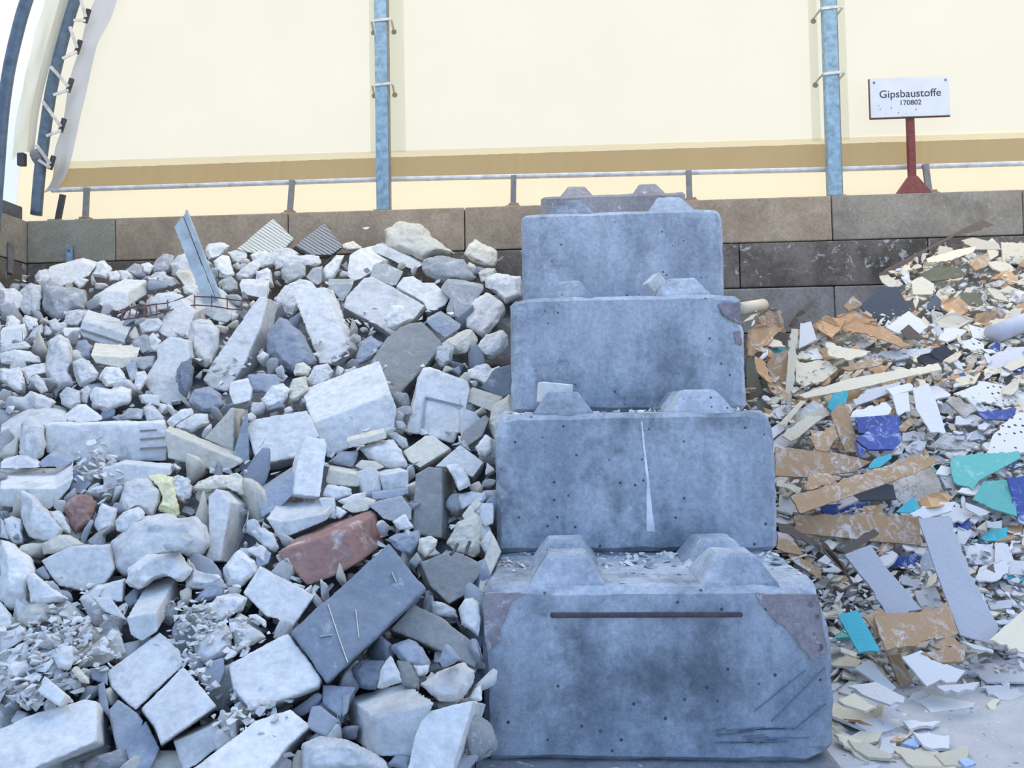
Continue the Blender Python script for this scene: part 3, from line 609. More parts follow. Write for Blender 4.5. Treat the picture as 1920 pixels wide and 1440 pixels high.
LEFT = """
A|w|b|t=.35 v=2,-3|34,41 50,37 58,35 69,38 64,45 52,50 43,53 35,48|white angular slab resting highest at the far left of the rubble
A|w|r||70,35 75,34 81,40 77,48 70,46 64,45|
A|w|r||25,45 28,41 34,40 36,47 33,51 27,50|
A|w|r|t=.5|0,54 10,54 17,59 17,65 13,71 6,73 0,70|pale boulder cut by the left frame edge, level with the second wall row
A|w|r|t=.5|14,56 22,50 30,52 31,60 29,70 26,75 20,74 14,69|pale upright boulder second from the left edge below the corner of the wall
A|g|r|t=.6|31,52 35,48 45,53 55,53 62,55 63,63 62,69 52,70 46,77 38,76 32,70 30,62|big smooth grey boulder below the white angular slab at the upper left
A|w|b|v=14,-9 t=.5|67,60 76,56 92,57 92,67 87,71 77,69 68,64|broad pale slab with a sawn right side, left of the rusty mesh
A|w|r|l=.2|53,50 58,46 64,48 60,53 57,54|
A|w|r||77,43 84,41 88,44 86,49 79,49|
A|w|r||85,41 92,41 95,45 91,49 87,48|
A|g|r||90,41 97,36 102,37 103,44 100,47 95,44|
A|g|r||107,41 112,34 118,29 125,30 126,35 122,44 114,44 108,45|two-toned stone with grey front standing against the skyline left of the zinc profile
A|w|r||101,37 107,35 111,38 108,44 103,44|
A|w|r|t=.5|123,37 128,30 136,28 144,36 148,45 142,50 130,48 124,45|large pale boulder directly behind the zinc profile
A|c|b|l=.2 v=2,-2|126,43 134,42 141,50 140,54 134,54 128,46|short cream stick-like stone in front of the boulder behind the zinc profile
A|g|r||160,48 167,45 171,50 171,55 165,58 160,55|dark grey round stone beside the foot of the zinc profile
A|w|r||153,34 160,30 165,31 169,45 164,48 158,46 155,40|pale blocky stone leaning right of the zinc profile
A|w|r||147,27 150,22 160,21 166,23 163,27 158,33 150,34|
A|w|r||164,28 172,26 178,28 178,33 172,37 168,35|
A|w|r||169,44 178,37 186,32 188,38 184,44 178,50 171,48|
A|w|r||180,30 187,27 196,29 196,36 188,38 182,34|
A|w|b|v=2,-4|172,51 180,51 192,52 192,62 182,60 174,58|
A|w|r||107,46 112,42 119,42 121,46 113,48|
A|w|r||113,48 118,44 125,46 131,51 125,54 117,53|
A|w|r||106,46 108,46 113,46 113,51 108,52|
A|w|r||131,53 138,50 146,53 150,57 140,60 133,58|
A|w|b|t=.4 v=6,-6|134,63 144,56 155,61 168,75 163,79 154,77 140,68|large sloping stone lying behind the rusty mesh
A|w|r||107,64 113,58 124,56 133,60 131,66 122,70 110,72|
A|w|r||100,80 106,76 114,75 118,80 112,86 102,87|
A|s|b|t=.4 v=10,-5 l=.1|112,84 124,66 131,62 140,72 137,82 135,90 124,91 117,88|stone block with a brown stained face just below the rusty mesh
A|w|b|t=.4 v=4,-8 k=.3|57,86 59,77 92,87 88,96 72,94 60,89|white plank block with a groove along its front, upper left of the pile
A|c|b|t=.35 v=3,-9 k=.3|65,102 87,104 99,103 97,107 88,112 69,108|flat cream-topped block below the grooved white plank block
A|b|r||53,100 56,92 62,91 67,96 66,105 57,107|
A|w|r||52,107 58,104 64,106 72,115 69,120 58,126 54,119|round white stone at the left, between the column-like rock and the cream-topped block
A|w|r||71,118 76,110 86,111 91,119 88,124 76,125|
A|b|b|v=2,-2|90,110 96,108 98,119 94,122|
A|w|r|t=.4|34,92 42,86 50,90 52,97 52,108 50,115 54,124 45,128 40,135 36,128 32,116 33,106 36,98|tall column-like pale rock standing in the left part of the pile
A|w|r||43,130 48,125 58,128 58,137 52,141 44,137|
A|w|r|l=.1|20,119 26,116 31,119 35,128 30,130 23,123|
A|s|r||17,133 22,128 31,131 41,136 35,142 24,140|
A|w|r|t=.3|64,130 69,125 80,127 88,124 95,127 94,136 86,139 76,144 67,140|heart-shaped white rock left of centre in the pile
A|w|r||58,127 63,124 66,127 63,137 58,136|
A|w|b|t=.4 v=5,0 k=1|103,122 113,104 112,96 121,89 136,92 137,104 130,112 130,122 134,134 121,139 112,134|big white block with a rounded dark end, left of the long leaning slab
A|d|r|l=.12 t=.1|127,112 131,107 137,106 140,111 138,124 134,133 129,128 127,120|
A|s|r|t=.3|137,78 142,76 152,77 158,84 157,98 153,110 148,112 137,105 136,90|upright pitted stone against the big white block with the dark end
P|w|b|t=.3 v=20,12 k=.9|380,712 397,683 430,633 460,590 486,555 503,558 490,610 460,680 425,734 395,728|long white slab leaning steeply upward to the right in the pile centre
A|b|r||135,136 140,126 150,125 160,130 161,138 155,144 145,144|blue-grey rounded stone under the foot of the long leaning slab
A|w|b|v=2,-2|165,123 178,120 181,128 180,135 168,138 165,130|
A|b|r||178,116 190,116 192,129 180,129|
A|w|r||5,74 9,73 15,78 15,85 9,87 3,85|
A|w|r||16,77 18,73 27,76 28,83 20,87 17,82|
A|w|b|v=2,-3|0,85 16,82 18,90 16,93 0,94|
A|w|r||20,90 24,83 31,79 31,86 24,92|
A|w|r||31,88 33,80 38,86 36,88|
A|w|r||34,78 40,75 45,83 43,86 38,85|
A|w|r||45,79 48,71 58,69 63,71 62,77 57,83 47,82|
A|w|b|v=1,-2|45,84 57,84 58,90 52,91 46,88|
A|w|r||24,92 30,88 32,92 29,96 25,96|
A|w|r||0,94 18,92 23,96 20,98 8,98 0,101|
A|w|r||0,102 10,98 22,99 29,104 30,108 22,107 10,110 0,108|
A|w|r||0,112 14,111 18,122 18,130 10,128 0,120|
A|w|r||14,112 24,109 33,107 33,115 22,118 20,124 18,120|
A|g|r||95,92 103,87 107,88 110,100 103,103 96,97|
A|w|r||105,91 110,86 116,92 113,101 108,100|
A|g|r||94,105 101,103 112,103 111,110 104,114 96,112|
A|w|r||99,131 105,130 115,131 115,139 102,137|
A|w|r||98,114 104,113 107,118 100,130 96,128|
P|n|b|t=.3 v=-2,6 k=.8|443,468 468,447 512,409 552,447 530,470 500,480|cream ribbed block poking up in front of the tan wall
B|k|b|t=.3 v=-3,3 k=.8|29,23 49,7 63,24 54,30 42,30|grey ribbed block corner sticking up right of the cream ribbed one
B|c|r||62,22 70,20 76,24 76,26 66,27 62,25|
B|w|r|t=.3|1,38 5,30 15,25 26,25 31,29 24,33 12,39 3,40|
B|w|r|t=.3|12,33 20,29 30,30 38,30 46,31 48,36 42,39 33,38 25,35 14,41|
B|g|r|l=.1|18,41 22,36 31,34 36,38 36,45 29,49 22,51 19,47|round grey stone below the ribbed blocks
B|w|r||0,42 8,39 11,41 12,49 4,51 0,50|
B|g|b|v=1,-2|36,46 40,41 47,40 47,50 44,52 38,48|
B|w|r||48,40 58,30 64,30 57,46 52,50 48,50|
B|w|b|t=.5 v=16,-4|65,45 67,30 73,26 86,36 84,42 76,47 70,49|big white slab near the skyline with a cream left edge
B|g|b|l=.08 t=.4|85,37 95,37 106,42 101,52 97,52 82,46|dark grey rounded end of a block below the skyline slab
B|w|b|v=3,-2|84,24 88,23 98,26 110,32 119,38 113,41 104,37 92,31 84,28|long thin white slab slanting down right near the skyline
B|c|r|t=.6|93,12 101,6 118,7 124,13 127,18 143,29 130,30 120,35 106,30 93,24|largest cream boulder on the skyline in front of the tan wall
B|c|r|t=.4|150,30 153,22 158,19 174,27 174,35 172,39 165,38 156,36|cream cube-like stone on the skyline left of the block stack
B|g|r|t=.5|119,40 121,33 132,30 149,34 152,38 160,47 156,50 142,48 135,51 122,46|broad greyish boulder below the largest cream boulder
B|c|r|f=1.5|160,43 165,40 172,40 170,48 163,50|
B|w|r|t=.4|165,46 172,43 191,45 192,60 180,66 170,57 165,54|pale stone touching the stack's second highest block
B|g|b|v=1,-4|51,51 56,51 70,51 68,56 62,64 55,56|
B|w|b|t=.18 v=7,2 k=.9|25,56 49,53 67,97 53,109 45,108 40,95|tall narrow bluish slab leaning left with a grey right side
B|w|r|t=.4|13,62 20,53 32,47 40,49 44,54 26,57 30,68 26,75 18,71|
B|w|b|t=.4 v=-1,6 k=1.1|63,68 65,60 78,46 84,45 122,66 116,74 100,89 88,81|big white block lying diagonally in the upper middle of the pile
B|w|b|t=.35 v=0,5 k=1|101,53 106,46 113,45 120,50 128,50 140,60 136,66 124,72 121,64 105,55|white notched block right of the big diagonal block
B|g|b|t=.4 v=0,-3|133,56 138,50 150,51 164,54 163,56 155,68 146,75 139,75 137,70 140,62|greyish stone with a flat dark-edged top, below the broad grey boulder
B|b|b|v=1,-3|122,78 132,73 147,83 136,90 127,83|
B|s|r|t=.4|151,76 157,62 166,57 178,64 180,71 175,79 164,90 158,86 151,82|smooth boulder like an egg beside the middle stack block
B|c|r|t=.3|136,92 150,84 156,84 160,92 152,101 144,102 138,97|
B|s|r|t=.3|157,98 166,87 178,84 182,88 182,96 170,107 163,104|rounded mottled stone below the egg-like boulder, beside the stack
B|w|r|l=.25 t=.2|92,76 97,66 106,66 114,76 110,79 100,84 95,82|
B|o|b|t=.3 v=2,4 k=.9|75,119 94,90 110,79 119,78 132,90 134,95 124,108 100,134 90,126|big flat grey slab tilted to the right in the pile centre
B|b|r|t=.4|7,90 17,75 20,76 32,85 38,95 44,106 42,110 28,117 18,112 8,101|grey-blue boulder between the long leaning slab and the tall narrow slab
B|s|r||128,95 138,92 143,97 141,108 134,111 128,105|
B|b|r||72,104 76,92 83,88 92,94 83,105 73,109|
P|w|b|t=.4 v=-3,-2 k=.5|760,812 785,712 795,692 808,690 878,716 882,732 866,800 850,832 800,818|rounded square block with an inset panel on its face
B|w|r||152,113 158,110 166,108 170,112 176,110 168,126 154,118|
B|d|b|v=1,-1|162,126 172,112 184,110 184,130 176,133|dark slate-coloured triangle beside the middle stack block
B|c|b|v=2,-2|150,135 154,127 176,134 172,144|cream plank end right of the block with the inset panel
P|c|r|t=.4|915,800 922,762 955,738 975,770 955,800 928,830|pale stone squeezed against the stack left of the third step
B|w|r||63,118 64,113 71,110 75,115 73,119|
B|w|r||37,120 42,110 52,108 56,114 54,120 44,128 38,126|
B|c|r||27,114 29,108 34,107 40,112 38,117 28,117|
B|c|r||22,130 26,119 36,117 38,127 30,135 23,138|
B|w|r||3,134 12,124 20,122 25,127 18,140 8,142|
B|b|b|v=1,-1|0,116 14,117 17,122 14,130 0,128|
P|w|b|t=.6 v=-22,-62 k=.25|586,793 733,737 744,770 740,802 614,860 596,822|wide block with a cream-coloured flat top in the middle of the pile
C|w|b|t=.4 v=3,-6 k=1.4|0,16 18,6 32,4 45,8 48,12 33,14 20,24 8,31 0,30|broad white slab at the left frame edge above the grooved beam
C|w|r|l=.1 t=.3|14,36 15,13 20,9 25,9 32,16 33,28 31,36 25,40|upright white lump at the left end of the grooved beam
C|c|r||0,33 2,30 9,28 14,22 13,37 8,39 0,38|
C|w|b|t=.3 v=1,-2 k=.2|32,14 98,13 118,12 121,22 120,40 52,41 33,34|long horizontal white beam with grooves cut at its right end
C|c|b|t=.2 v=4,-4 k=.2|118,18 172,40 174,42 160,49 121,38|narrow cream beam sloping down right from the grooved beam
C|w|b|v=3,-3|0,41 17,37 29,45 15,46 0,46|
C|b|b|v=3,-4|27,43 36,36 52,41 48,44 30,45|
C|w|b|t=.5 v=0,-15 k=.1|0,60 40,60 53,52 50,60 36,75 18,74 0,73|white beam end with bright top entering from the left frame edge
C|b|b|v=2,-3|51,49 56,47 66,56 59,64 50,63|
C|w|b|t=.25 v=3,-3 k=.3|73,46 88,42 122,45 123,50 90,58 84,62 76,64|pale flat block tucked under the grooved beam
C|w|r|t=.3 l=.1|14,62 17,61 22,64 38,80 46,90 38,99 22,95 18,88|pointed white stone like a shark fin at the left
C|r|r|t=.4|45,73 50,66 58,64 67,65 69,72 66,84 54,93 50,84|reddish rounded stone right of the fin-shaped stone
C|w|r||35,76 44,76 50,87 51,93 46,91|
C|w|r||67,86 73,70 84,75 82,88 73,94|
C|w|r|l=.1|83,84 88,77 100,73 104,77 104,82 90,92 84,90|
C|w|r||3,82 8,80 16,82 17,100 10,100 4,90|
C|w|r||0,80 3,84 7,97 0,95|
C|s|r|t=.3|86,70 90,56 98,52 108,53 115,62 115,70 110,80 98,74 88,79|lumpy stone with a black hollow beside the yellow foam
C|y|r|f=.3|106,50 116,49 124,52 128,70 130,80 126,81 114,75 117,66 112,57|pale yellow lump of foam half buried in the stones
C|w|r|f=2.5|120,55 128,50 136,55 138,64 132,70 125,66|fluffy white tuft of wool beside the yellow foam
C|c|r|f=.8|138,60 150,52 170,49 181,57 180,66 165,60 150,62 143,62|cream crumbling slab right of the white wool tuft
C|w|b|t=.45 v=20,3 k=.6|150,66 156,60 166,70 158,112 147,112 150,104 150,80|tall block with a white left face and a grey right face at mid left
C|w|r|t=.4|80,99 95,85 105,80 120,78 132,83 140,80 148,88 152,100 142,112 128,106 105,111 90,124 84,116|largest white knobbly boulder at mid left of the pile
C|w|r|l=.35 t=.2|117,101 120,97 133,91 139,98 134,105 120,104|small white stone perched on the largest knobbly boulder
C|w|r|t=.5|0,96 12,102 22,110 27,120 20,128 20,144 8,148 0,140|big smooth boulder at the left frame edge in the lower half
C|w|b|t=.5 v=8,-3 k=.5|29,112 50,102 78,101 82,118 76,128 60,134 42,130|large block with a dark right side next to the left boulder
C|c|r||30,100 42,93 50,93 62,100 40,107 31,107|
C|w|r|t=.3 l=.1|92,118 106,107 130,106 139,118 132,127 128,126 122,123 110,125 100,133 90,128|arched white stone above the pitted bar
C|w|r|l=.1|19,122 24,120 40,134 50,140 35,143 22,142|
E|w|b|v=1,-3|56,24 70,14 76,14 70,22 60,24|
C|w|b|v=2,-2|71,131 89,126 88,142 71,139|
C|w|r||135,110 140,119 158,122 162,128 148,133 133,132|
C|w|r|t=.3|160,117 172,104 184,112 186,120 174,131 163,131|pale rounded stone right of the tall two-faced block
C|w|r||176,104 188,100 192,103 192,114 186,110|
C|w|r||180,91 190,88 192,100 187,99|
C|b|r||137,143 150,130 158,124 164,130 160,137 152,140|
C|c|b|t=.3 v=9,1 k=.3|147,24 166,2 168,2 168,35 160,30|pointed cream wedge standing upright right of the narrow beam
C|b|b|t=.2 k=.3|168,35 178,2 180,50 174,49|
C|w|r||119,12 130,3 138,2 140,6 124,17|
C|w|r||126,15 140,6 150,6 151,13 138,20 128,18|
C|w|b|v=0,-2|46,9 56,1 62,1 74,10 70,12 49,12|
C|g|r||86,8 93,2 104,3 102,10 88,11|
C|w|r||103,1 110,0 118,8 118,12 106,12|
D|w|b|t=.2 v=1,6 k=.9|-8,16 0,10 37,3 41,12 46,22 30,37 2,43|square white slab left of the upright strip in the pile middle
D|w|b|t=.12 v=-3,2 l=.2 k=.8|36,22 50,24 51,32 46,66 27,64 30,38|narrow upright white strip leaning on the square slab
D|b|b|t=.3 v=0,-6|0,67 29,48 27,64 17,74 4,81|
D|c|b|t=.12 v=0,-3 k=.3 l=.2|65,26 92,19 94,24 67,31|thin cream bar lying below the wide cracked block
D|w|r|t=.3|75,31 83,26 99,24 105,34 110,43 108,46 92,45 80,39|bluish white chunky stone below the thin cream bar
D|b|r||52,41 60,34 74,32 72,41 70,45 54,42|
D|g|r||94,20 100,19 108,24 110,30 106,32 98,24|
D|c|b|t=.3 v=2,6 k=1|106,33 122,22 128,22 140,31 118,45 110,40|cream faceted block below the block with the inset panel
D|g|r||139,29 150,25 156,34 147,28|
D|w|b|t=.3 v=0,6 k=.9|129,44 147,28 164,41 156,52 148,48 140,45|bluish grey diamond-shaped block left of the second stack block
D|c|b|t=.2 v=2,-4 k=.3|50,55 52,46 74,50 84,55 72,59 52,57|chalky long stone with a worn front, centre of the pile
D|c|b|v=1,-1|71,44 75,40 86,41 92,45 84,48 75,46|
D|w|b|t=.25 v=-8,-3 k=.2|90,50 110,47 110,59 92,62|small square-ended cream block right of the chalky long stone
D|b|b|v=0,-2|83,64 110,60 110,64 95,68 84,68|
D|w|r||48,65 51,57 62,58 69,60 69,65 57,69|
D|w|r||58,69 70,64 80,62 79,67 64,72|
D|c|b|v=1,-2|61,74 66,70 74,67 80,68 86,70 80,76 70,78|
D|g|b|t=.3 v=0,-3|81,72 90,69 105,66 112,75 112,83 100,84 92,82|
D|o|b|t=.35 v=11,4 k=.4|113,72 115,50 124,44 134,45 134,96 113,92|tall greyish upright block left of the second lowest stack block
D|w|r|l=.2 t=.2|136,43 144,42 150,45 155,58 146,62 142,52|
D|o|b|t=.3|147,24 150,18 165,7 168,10 163,22 152,30|
D|w|r||158,30 165,21 170,24 170,34 166,38 160,36|
D|w|r||146,64 155,62 166,63 166,68 155,72 148,75 146,70|
D|c|b|v=1,-2|148,80 158,67 162,70 162,78 152,84|
D|w|b|v=0,-2|161,72 171,72 171,85 164,88 161,82|
D|c|r|t=.3 k=.6|137,100 145,84 158,78 161,82 162,90 162,105 158,110 145,106|cream plate-like stone standing beside the second lowest stack block
D|w|r||163,96 168,90 171,93 170,106 166,108 161,100|
D|r|b|t=.35 v=20,-15 k=.5|15,106 63,90 67,92 73,114 60,122 37,130|brick-red faced block, the only pink one, with cream top
P|d|b|t=.22 v=2,5 k=.9 l=.2|729,1020 798,1104 775,1128 612,1284 545,1186 620,1118|large dark slate-blue rectangular slab with white scratches
D|w|b|t=.35 v=10,-14 k=.3|7,81 18,84 50,78 51,83 17,97|white stone block with bright top left of the brick-red block
D|w|b|v=1,-1|45,67 56,67 58,82 50,81|
D|w|r||58,72 66,77 60,82 57,80|
D|w|r|l=.1|98,84 107,78 114,88 110,90 103,90|
D|b|r||95,96 104,91 118,90 119,98 112,108 100,104|
D|c|r||117,96 126,94 131,97 128,104 122,110 116,104|
D|g|r||110,113 116,105 120,112 115,118|
D|o|b|t=.35 v=-2,3 k=.6|118,113 140,105 150,107 162,114 161,122 150,137 139,143 125,130|grey faceted block right of the dark slate slab
D|w|r||0,88 5,88 12,92 17,103 14,106 5,102|
D|b|b|v=0,-2|0,100 11,108 9,114 0,118|
P|w|b|t=.3 v=3,-2 k=.8|456,1112 487,1062 590,1118 545,1181 519,1160 500,1157|light blue-white square slab left of the dark slate slab
P|c|b|t=.5 k=.8|893,1130 903,1060 925,1003 940,1035 910,1100 905,1140|beige panel-like stone leaning on the left side of the stack
F|w|r|t=.3|146,30 150,22 156,21 161,26 162,40 160,50 154,44 148,40|smooth potato-shaped stone beside the front stack block
E|w|r|t=.3|0,24 8,34 9,42 0,47 -8,40|
E|c|r||12,38 20,26 32,23 38,28 36,38 20,43|
E|w|b|t=.2 v=2,-3|0,70 12,56 20,53 21,60 8,78 0,84|
E|w|b|t=.2 v=2,-2|0,47 18,43 20,50 10,56 0,62|
E|c|b|t=.35 v=-4,-13 k=.3|54,64 87,48 91,61 74,70 56,73|flat cream stone buried under white crumbs at lower left
E|w|b|t=.5 v=16,-27 k=.2 l=.1|91,36 112,32 113,46 102,53 94,48|rectangular bar with a pitted top pointing away at lower left
E|w|b|t=.06 v=-1,-1 l=.1|66,21 80,22 92,38 76,32|
E|w|r|t=.3|139,55 152,45 160,38 166,46 167,56 160,64 148,70 141,64|
E|w|r|t=.25|150,28 156,20 170,18 178,22 174,30 158,40 148,35|
E|w|r||166,42 180,40 192,50 176,58 169,58|
E|w|r||178,34 184,33 192,38 192,44 188,40|
E|w|b|t=.3 v=0,4 k=1|77,75 115,46 130,60 132,70 110,90 98,102 92,98 80,86|large white square block at lower left, left one of two joined
E|w|b|t=.3 v=0,3 k=1 l=.1|102,101 132,71 156,99 116,127 111,114|white square block overlapping the right corner of its twin at lower left
E|b|b|t=.2 v=0,2|142,78 150,68 161,64 162,75 158,84 151,90|
E|w|b|l=.25 t=.12 v=4,3|27,89 32,78 48,91 42,99|small clean white block lying on the crumbs at lower left
E|w|r|l=.15 t=.1|38,64 46,58 52,55 54,66 50,74 42,72|
E|c|r|l=.15 t=.1|51,74 55,70 64,80 65,84 58,82|
E|w|b|t=.5 v=13,8 k=1.2 l=.15|-6,118 22,106 60,95 68,95 70,100 69,125 20,146 -6,150|large pale block filling the bottom left corner
E|w|b|t=.3 v=0,-4 k=.6|125,125 156,112 163,124 141,142 132,146|pale block at the bottom edge below the twin square blocks
E|w|b|t=.2 v=3,-5|156,108 163,126 170,122 170,110|
P|w|b|t=.35 v=6,12 k=1.2 l=.1|355,1445 480,1352 545,1330 580,1360 540,1400 500,1450|long pale block cut by the bottom frame edge
P|w|b|t=.35 v=4,20 k=1 l=.1|428,1245 500,1207 540,1188 603,1272 598,1287 520,1315 470,1330 436,1290|big pale block with a broken cream underside, lower middle
E|b|b|t=.3|78,103 85,95 98,104 103,110 102,125 85,135|
E|b|b|t=.3|90,132 105,110 115,130 108,146 96,146|
E|b|b|t=.3|63,73 77,70 78,85 66,80|
E|b|b|t=.3|70,84 75,82 80,110 72,100|
P|w|r|t=.4 l=.1|565,1450 568,1396 600,1383 660,1392 700,1410 725,1432 728,1450|pale rounded block at the bottom edge left of the big white wedge
F|w|b|t=.4 v=-20,-15 k=.15 l=.1|86,108 129,97 120,110 113,136 86,135|white block with a grey front face and paler slanting left side, lower middle
F|w|r|l=.4 t=.15|87,87 91,72 97,62 104,77 105,82 97,84 94,86|white pointed shard perched above the block with the grey front face
F|d|r|t=.3|68,72 76,66 92,67 92,80 86,88 74,86|
F|o|r|t=.3|101,66 110,68 118,80 118,90 105,84|
F|b|r|t=.3|96,56 110,51 120,57 126,68 125,72 118,72 108,72|
F|o|b|t=.25 v=0,5 k=.6|97,44 113,26 134,36 162,58 158,72 134,60|grey plank-like stone running behind the dark slate slab
F|b|r|l=.35 t=.12|132,68 136,54 140,56 148,66 140,70 134,72|
F|s|r|t=.3 l=.1|118,84 133,74 150,68 157,74 155,85 146,97 132,96|mottled tan-grey boulder left of the front stack block
F|w|r||113,70 125,70 124,76 116,79|
F|g|r||126,24 133,24 144,30 146,36 126,35|
F|w|b|t=.45 v=9,3 k=.6 l=.1|109,146 114,122 121,104 157,95 149,120 142,146|big bright white wedge at the bottom beside the front stack block
F|w|r||156,88 162,84 163,96 153,95|
F|c|r||130,98 141,93 146,97 146,104 132,104|
F|b|b|t=.3|40,100 46,99 60,110 50,122 36,115|
F|b|b|t=.3|48,84 72,86 61,108 48,98|
F|g|b|t=.15|62,92 68,90 66,104 62,108|
F|b|r|t=.3|94,142 102,133 112,136 110,146|
"""  # one weathered-grey outline beside the stack is a shadow; blue-grey at lower left paints shade
ZX = ((340, 'left'), (660, 'middle'), (2000, 'right'))
def zone(x, y):
    zx = next(n for a, n in ZX if x < a)
    zy = 'near the skyline' if y < 590 else 'in the upper half' if y < 800 else 'below mid height' if y < 1080 else 'at the foot'
    return zx, zy
CW = {'w': 'white', 'c': 'cream', 'g': 'grey', 'b': 'blue-grey', 'o': 'weathered grey', 'd': 'dark grey', 'r': 'reddish', 's': 'stained', 'y': 'yellow'}
MARKS = {'groove along its front': ('o', 3, [(152, 618, 195, 631), (195, 631, 236, 645)]), 'grooves cut at its right end': ('o', 3, [(262, 808, 294, 806), (262, 824, 312, 820), (262, 841, 312, 838)]),
 'inset panel on its face': ('b', 4, [(797, 745, 792, 800), (797, 745, 868, 762)]), 'slate-blue rectangular': ('c', 1.6, [(615, 1133, 634, 1190), (634, 1190, 652, 1242), (667, 1143, 673, 1195), (600, 1193, 623, 1190), (735, 1073, 743, 1091)])}
def marks(o, lab):
    for key, (m, wpx, segs) in MARKS.items():
        if key in lab:
            dd = FACE[o.name]
            for ax, ay, bx, by in segs:
                a = at(ax, ay, dd(ax, ay)-.010); b = at(bx, by, dd(bx, by)-.010); bm = bmesh.new()
                strip(bm, a-o.location, b-o.location, wpx/F*dd(ax, ay), .02, (CM.translation-a).normalized())
                obj('scratch' if m == 'c' else 'groove', bm, SM[m], o)
polys_left = []; n_st = 0
def hull2(P):
    P = sorted(set(P)); H = []
    for Q in (P, P[::-1]):
        h = []
        for p in Q:
            while len(h) > 1 and (h[-1][0]-h[-2][0])*(p[1]-h[-2][1])-(h[-1][1]-h[-2][1])*(p[0]-h[-2][0]) <= 0: h.pop()
            h.append(p)
        H += h[:-1]
    return H
used = {}
for mat, kind, op, P, lab in parse(LEFT):
    o, size = traced_stone(mat, kind, op, P, 'rubble_block' if kind == 'b' else 'rubble_stone', depth_left); n_st += 1
    vx, vy = op.get('v', (0, 0)); polys_left.append(P)
    if kind == 'b' and (vx or vy): polys_left.append(hull2(P+[(x+vx, y+vy) for x, y in P]))
    xc = sum(p[0] for p in P)/len(P); yc = sum(p[1] for p in P)/len(P)
    if lab: marks(o, lab)
    if lab: tag(o, lab, 'foam' if mat == 'y' else 'wool tuft' if 'wool' in lab else 'rubble stone')
    else:
        zx, zy = zone(xc, yc); kd = 'blocky' if kind == 'b' else 'rounded'
        lab = f'small {CW[mat]} {kd} stone lodged {zy}, {zx} of the heap'
        tag(o, lab, 'rubble stone', f'small {CW[mat]} {kd} stones {zy}, {zx} of the heap')
# ---- base surface of each heap and small filler stones
def z0_of(z): return int(max(0, z)/.8)
def heap_surface(side, name, X0, X1, D0, D1, zf, mat, lab, cat, nx=90, nd=90, bumpy=.06):
    bm = bmesh.new(); g = []
    for j in range(nd+1):
        D = D0+(D1-D0)*j/nd; row = []
        for i in range(nx+1):
            X = X0+(X1-X0)*i/nx; p = RT*X+FW*D
            p.y = min(p.y, YW-.01); p.x = max(p.x, XC+.01)
            i0 = 0
            while i0 < 3 and z0_of(zf(X, D)) > i0: i0 += 1
            sx = fronts[i0][0]
            p.x = min(p.x, sx-.80) if side < 0 else max(p.x, sx+.80)
            z = zf(X, D)+bumpy*noise.noise(Vector((X*3, D*3, 1)))+bumpy*.5*noise.noise(Vector((X*9, D*9, 5)))
            row.append(bm.verts.new((p.x, p.y, max(-.02, z))))
        g.append(row)
    for A, B in zip(g, g[1:]):
        for i in range(nx): bm.faces.new((A[i], A[i+1], B[i+1], B[i]))
    return tag(obj(name, bm, mat, None, None, True), lab, cat, None, 'stuff')
def z_left(X, D):
    z = .29+.513*(min(D, 8.4)-2.8)
    if D > 8.5: z -= .25*(D-8.5)
    return z
def z_right(X, D):
    crest = 6.9+max(0, min(1, (X-2.2)/3.2))*2.4
    z = .722*(min(D, crest)-4.37)
    if D > crest: z -= .3*(D-crest)
    return z
HB = stone('shaded_rubble_fines', (.20, .205, .22), (.32, .32, .32), .5, .9, 14)  # fines toned dark so the crevices between stones look shaded
heap_surface(-1, 'shaded_rubble_fines', -7.4, 1.05, 1.9, 10.2, lambda X, D: z_left(X, D)-.27, HB, 'grey rubble fines beneath the left heap of stones, darkened to paint shade in the hollows', 'rubble')
HB2 = stone('shaded_board_fines', (.34, .315, .28), (.24, .22, .19), .5, .9, 14)  # darkened to paint shade into the gaps between the boards
heap_surface(1, 'board_debris', 1.0, 8.5, 4.2, 10.2, lambda X, D: (z_right(X, D)-.16 if X > 1.75 else z_right(X, D)-.2), HB2, 'beige crumbled plasterboard debris beneath the right boards, darkened to paint shade in gaps', 'debris', bumpy=.09)
def blob(rnd, n=11):
    bm = bmesh.new()
    for _ in range(n):
        v = Vector((rnd.gauss(0, 1), rnd.gauss(0, 1), rnd.gauss(0, 1))).normalized()*rnd.uniform(.75, 1.05); v.z *= .75; v.y *= .85; bm.verts.new(v)
    bmesh.ops.convex_hull(bm, input=bm.verts)
    bmesh.ops.delete(bm, geom=[v for v in bm.verts if not v.link_faces], context='VERTS')
    bmesh.ops.bevel(bm, geom=bm.edges[:], offset=.07, segments=1, affect='EDGES')
    bmesh.ops.triangulate(bm, faces=bm.faces); bmesh.ops.subdivide_edges(bm, edges=bm.edges[:], cuts=2, use_grid_fill=True)
    for v in bm.verts: v.co += v.co.normalized()*(.07*noise.noise(v.co*2.2+Vector((n, 0, 0)))+.035*noise.noise(v.co*7))
    bmesh.ops.recalc_face_normals(bm, faces=bm.faces)
    for f in bm.faces: f.smooth = True
    me = bpy.data.meshes.new('filler_stone'); bm.to_mesh(me); bm.free(); return me
rnd = random.Random(11)
protos = []
for i in range(12):
    me = blob(rnd, rnd.choice((9, 11, 14))); me.materials.append(SM[['w', 'w', 'g', 'c', 'b', 'w'][i % 6]]); protos.append((me, ['w', 'w', 'g', 'c', 'b', 'w'][i % 6]))
def covered(x, y, r, polys):
    pts = [(x, y), (x-r, y), (x+r, y), (x, y-r), (x, y+r)]
    return sum(any(inside(a, b, P) for P in polys) for a, b in pts)
fill = []
def sky_left(x): return 520-30*min(1, x/300) if x < 300 else 478
